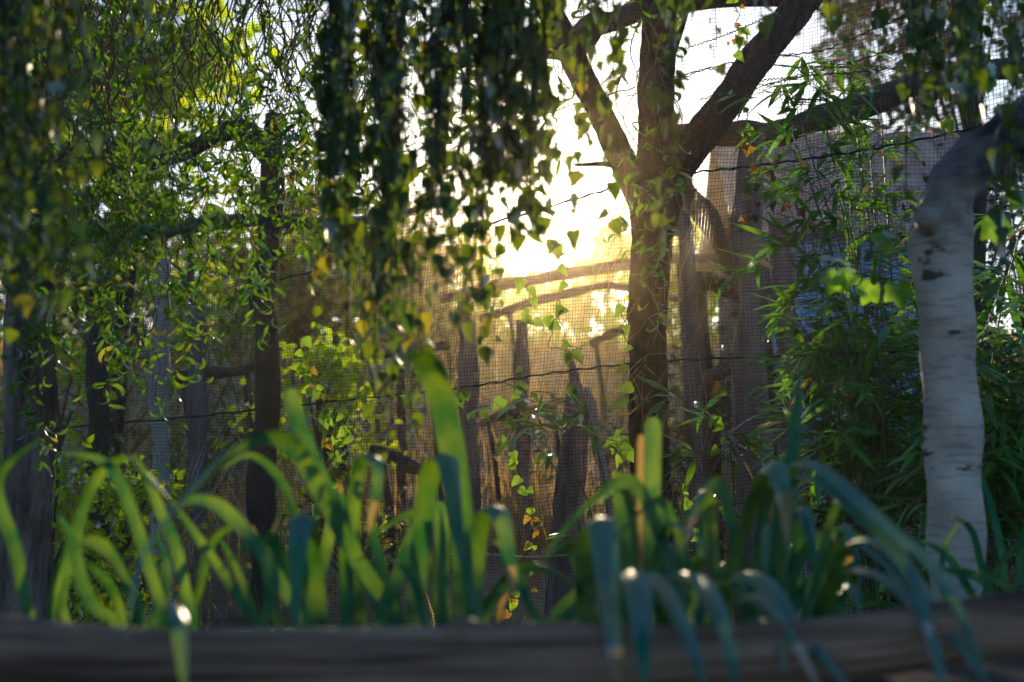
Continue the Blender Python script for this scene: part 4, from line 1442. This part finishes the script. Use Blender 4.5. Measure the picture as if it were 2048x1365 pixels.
clump('strap leaved plant with arching teal blades at far left', [
    L([(100, 1237), (150, 1055), (200, 945), (260, 912), (320, 975), (345, 1005)], 30, 1.8, 1.7, ang=.5),
    L([(330, 1260), (310, 1175), (280, 1075), (240, 965), (200, 920), (122, 905)], 30, 1.75, 1.7, ang=.4),
    L([(230, 1250), (190, 1215), (160, 1155), (145, 1080), (108, 1018)], 32, 1.7, 1.65, ang=.4),
    L([(280, 1245), (250, 1155), (215, 1100), (168, 1080), (130, 1120)], 34, 1.7, 1.6, ang=.7),
    L([(385, 1260), (370, 1180), (350, 1090), (320, 1020), (290, 950), (265, 905)], 28, 1.75, 1.7, ang=.4),
    L([(130, 1240), (125, 1180), (145, 1100), (160, 1060), (175, 1030)], 26, 1.85, 1.85, ang=.5),
    L([(245, 1250), (225, 1180), (180, 1130), (150, 1125)], 22, 1.85, 1.75, ang=.5),
    fold3([(340, 1280, 1.62), (345, 1225, 1.5), (352, 1205, 1.4), (358, 1225, 1.30), (364, 1300, 1.27), (372, 1400, 1.25)], 48, ang=.1),
    L([(60, 1240), (30, 1100), (-10, 980), (20, 920), (80, 880)], 34, 1.7, 1.6, ang=.4),
    L([(300, 1260), (330, 1190), (330, 1120), (310, 1060)], 24, 1.8, 1.85, ang=.3),
], 250, 1.75, 0, 80)
clump('strap leaved plant with one long blade drooping left over log', [
    L([(800, 1258), (710, 1115), (650, 1000), (592, 900), (530, 868), (450, 905), (375, 985), (295, 1090), (266, 1170), (246, 1295)], 50, 1.8, 1.34, ang=.35),
    L([(610, 1265), (565, 1175), (500, 1075), (440, 1015), (390, 1000), (345, 1020)], 36, 1.75, 1.7, ang=.4),
    L([(515, 1260), (460, 1170), (415, 1105), (370, 1040), (340, 1000)], 24, 1.8, 1.75, ang=.4),
    L([(390, 1255), (400, 1160), (420, 1085), (460, 1050), (497, 1060), (520, 1095)], 30, 1.9, 1.85, ang=.5),
    L([(515, 1255), (500, 1205), (465, 1125), (437, 1072)], 20, 1.9, 1.85, ang=.4),
    fold3([(640, 1265, 1.8), (622, 1120, 1.74), (612, 1040, 1.66), (606, 1028, 1.60), (600, 1045, 1.56), (594, 1130, 1.52), (588, 1262, 1.5)], 64, ang=.05),
    L([(770, 1260), (700, 1100), (625, 930), (590, 840), (575, 780)], 46, 1.85, 1.8, ang=.5, blunt=True),
    L([(690, 1260), (692, 1150), (690, 1050), (678, 960)], 34, 1.85, 1.85, ang=.2),
    L([(620, 1260), (640, 1150), (660, 1050), (655, 960)], 30, 1.95, 1.95, ang=.3),
    fold3([(720, 1260, 1.9), (705, 1060, 1.88), (715, 940, 1.85), (737, 907, 1.8), (757, 930, 1.77), (752, 1000, 1.75), (735, 1070, 1.74)], 38, ang=.3),
    L([(530, 1260), (540, 1180), (520, 1100), (505, 1050)], 26, 1.9, 1.95, ang=.3),
    L([(600, 1200), (590, 1050), (560, 960), (500, 910), (440, 940)], 22, 1.9, 1.8, ang=.5),
    L([(560, 1260), (545, 1200), (540, 1100), (560, 1020)], 24, 2.0, 2.0, ang=.2),
], 620, 1.85, 1, 60)
clump('strap leaved plant with tallest yellow green backlit blade at centre', [
    fold3([(930, 1262, 1.85), (925, 1100, 1.83), (912, 950, 1.8), (888, 820, 1.77), (862, 735, 1.72), (835, 704, 1.66), (790, 712, 1.62), (740, 748, 1.6)], 66, ang=.15),
    fold3([(828, 1260, 1.85), (842, 1060, 1.84), (858, 945, 1.8), (880, 908, 1.74), (898, 925, 1.69), (915, 1050, 1.66), (925, 1150, 1.65)], 58, ang=.25),
    L([(885, 1262), (886, 1150), (880, 1060), (872, 1005)], 34, 1.95, 1.95, ang=.3, blunt=True),
    L([(900, 1262), (888, 1170), (890, 1060), (886, 1000)], 22, 2.0, 2.0, ang=.5),
    fold3([(945, 1260, 1.8), (950, 1130, 1.8), (960, 1040, 1.76), (980, 1010, 1.7), (1005, 1035, 1.66), (1022, 1130, 1.64), (1030, 1200, 1.63)], 50, ang=.4),
    L([(800, 1262), (790, 1180), (815, 1090), (830, 1020)], 32, 1.9, 1.95, ang=.3),
    L([(760, 1262), (770, 1180), (750, 1090), (735, 1010)], 30, 1.95, 2.0, ang=.3),
    L([(1100, 1275), (1060, 1220), (1035, 1150), (1010, 1100), (985, 1080)], 24, 1.75, 1.7, ang=.4),
    L([(960, 1262), (935, 1180), (930, 1090), (950, 1030)], 26, 1.7, 1.75, ang=.3),
    L([(990, 1265), (1000, 1215), (1015, 1170), (1030, 1130)], 16, 2.0, 2.0, ang=.3, mat='strap_dry'),
    L([(850, 1262), (835, 1190), (810, 1140), (790, 1130)], 24, 1.7, 1.65, ang=.6),
], 890, 1.85, 2, 50)
clump('strap leaved plant with sunlit folded blade right of centre', [
    fold3([(1180, 1280, 1.85), (1168, 1160, 1.8), (1178, 1060, 1.72), (1194, 1034, 1.62), (1203, 1050, 1.56), (1216, 1160, 1.48), (1226, 1270, 1.34), (1236, 1390, 1.3)], 66, ang=.02),
    L([(1250, 1280), (1248, 1150), (1246, 1040), (1244, 948)], 48, 1.9, 1.9, ang=.15, blunt=True),
    L([(1300, 1280), (1300, 1100), (1302, 960), (1304, 835)], 44, 1.85, 1.85, ang=.2, blunt=True),
    L([(1278, 1280), (1280, 1100), (1280, 960), (1282, 870)], 20, 1.84, 1.84, ang=.2, blunt=True, mat='strap_dry'),
    L([(1330, 1280), (1324, 1160), (1322, 1080), (1322, 1015)], 28, 1.9, 1.9, ang=.2, blunt=True),
    fold3([(1270, 1290, 1.75), (1262, 1190, 1.65), (1264, 1142, 1.52), (1272, 1150, 1.42), (1282, 1240, 1.33), (1290, 1390, 1.28)], 72, ang=.05),
    fold3([(1290, 1280, 1.8), (1290, 1180, 1.72), (1305, 1145, 1.6), (1335, 1190, 1.45), (1375, 1270, 1.34), (1415, 1390, 1.28)], 46, ang=.3),
    fold3([(1330, 1280, 1.8), (1320, 1200, 1.72), (1345, 1150, 1.6), (1395, 1152, 1.5), (1435, 1215, 1.38), (1460, 1300, 1.32), (1476, 1400, 1.28)], 44, ang=.4),
    L([(1130, 1285), (1140, 1230), (1170, 1170), (1200, 1110)], 40, 1.9, 1.95, ang=.2),
    L([(1100, 1290), (1110, 1240), (1140, 1200), (1190, 1150)], 34, 1.95, 2.0, ang=.3),
    L([(1330, 1280), (1345, 1180), (1365, 1090), (1385, 1045)], 26, 1.9, 1.8, ang=.4),
    L([(1350, 1280), (1390, 1180), (1400, 1080), (1395, 980)], 24, 2.0, 2.0, ang=.3),
], 1270, 1.85, 6, 70)
clump('strap leaved plant with long blades drooping over right log end', [
    fold3([(1420, 1290, 1.9), (1470, 1100, 1.86), (1505, 985, 1.8), (1530, 932, 1.72), (1552, 935, 1.66), (1568, 1000, 1.62), (1574, 1095, 1.6)], 56, ang=.25),
    L([(1530, 1290), (1560, 1080), (1585, 880), (1601, 730)], 42, 1.9, 1.9, ang=.2),
    L([(1560, 1290), (1550, 1100), (1572, 950), (1620, 922), (1690, 970), (1770, 1045), (1850, 1110), (1910, 1200), (1985, 1390)], 46, 1.85, 1.3, ang=.4),
    L([(1540, 1290), (1545, 1080), (1580, 960), (1640, 958), (1720, 1025), (1790, 1090), (1836, 1170), (1860, 1270), (1885, 1400)], 40, 1.8, 1.3, ang=.4),
    L([(1650, 1280), (1670, 1130), (1720, 1075), (1780, 1095), (1840, 1170), (1910, 1270), (2000, 1400)], 44, 1.8, 1.3, ang=.4),
    L([(1620, 1280), (1650, 1180), (1700, 1138), (1760, 1145), (1820, 1195), (1865, 1275), (1895, 1400)], 42, 1.75, 1.28, ang=.4),
    L([(1440, 1285), (1445, 1190), (1475, 1148), (1530, 1165), (1580, 1240), (1650, 1320), (1715, 1400)], 44, 1.75, 1.28, ang=.4),
    L([(1450, 1285), (1455, 1220), (1490, 1190), (1540, 1215), (1590, 1290), (1640, 1380)], 34, 1.7, 1.28, ang=.4),
    L([(1460, 1290), (1480, 1250), (1520, 1238), (1555, 1290), (1570, 1350)], 30, 1.65, 1.3, ang=.3),
    L([(1500, 1290), (1560, 1170), (1620, 1090), (1680, 1060), (1740, 1090)], 40, 1.95, 1.95, ang=.4),
    L([(1520, 1290), (1590, 1200), (1650, 1140), (1720, 1110)], 44, 2.0, 2.0, ang=.3),
    L([(1480, 1290), (1510, 1190), (1530, 1090), (1545, 1010)], 36, 1.95, 2.0, ang=.3),
    L([(1400, 1290), (1440, 1200), (1470, 1120), (1480, 1040)], 34, 1.95, 2.0, ang=.3),
    L([(1640, 1280), (1650, 1220), (1690, 1180), (1730, 1190)], 36, 1.9, 1.8, ang=.5),
    L([(1560, 1290), (1600, 1240), (1640, 1230), (1680, 1250)], 34, 1.85, 1.7, ang=.4),
], 1540, 1.85, 14, 90)
clump('thin dark grassy blades at the foot of birch', [
    L([(1990, 1230), (1960, 1130), (1940, 1060), (1900, 1030)], 22, 2.4, 2.3, ang=.4),
    L([(2010, 1230), (2000, 1100), (1970, 980), (1950, 930)], 22, 2.5, 2.5, ang=.4),
    L([(2030, 1230), (2040, 1100), (2060, 1020), (2100, 960)], 22, 2.4, 2.3, ang=.4),
    L([(1960, 1230), (1930, 1170), (1890, 1110), (1840, 1080)], 22, 2.3, 2.2, ang=.4),
    L([(1950, 1230), (1990, 1140), (2040, 1080), (2100, 1050)], 24, 2.3, 2.2, ang=.4),
    L([(1900, 1230), (1880, 1160), (1890, 1090), (1920, 1040)], 20, 2.2, 2.2, ang=.4),
    L([(2000, 1230), (1960, 1160), (1900, 1140), (1850, 1150)], 20, 2.4, 2.2, ang=.5),
    L([(2040, 1230), (2020, 1180), (1970, 1150), (1920, 1160)], 20, 2.2, 2.1, ang=.5),
], 1980, 2.35)

# ------------------------------------------------------------------ haze
HAZE = 0.0007
if HAZE > 0:
    m, nt, N, Lk = new_mat('haze')
    pv = N.new('ShaderNodeVolumePrincipled')
    pv.inputs['Color'].default_value = (1, .78, .46, 1)  # golden glow around the sun put into the haze colour
    pv.inputs['Density'].default_value = HAZE
    pv.inputs['Anisotropy'].default_value = .93
    out = N.new('ShaderNodeOutputMaterial')
    Lk.new(pv.outputs[0], out.inputs['Volume'])
    bb = MB()
    bb.add(*box_vf((-25, -6, -1.2), (25, 60, 14)))
    tag(bb.build('haze', m), 'thin haze tinted golden as sun glow, filling the enclosure', 'haze', kind='stuff')
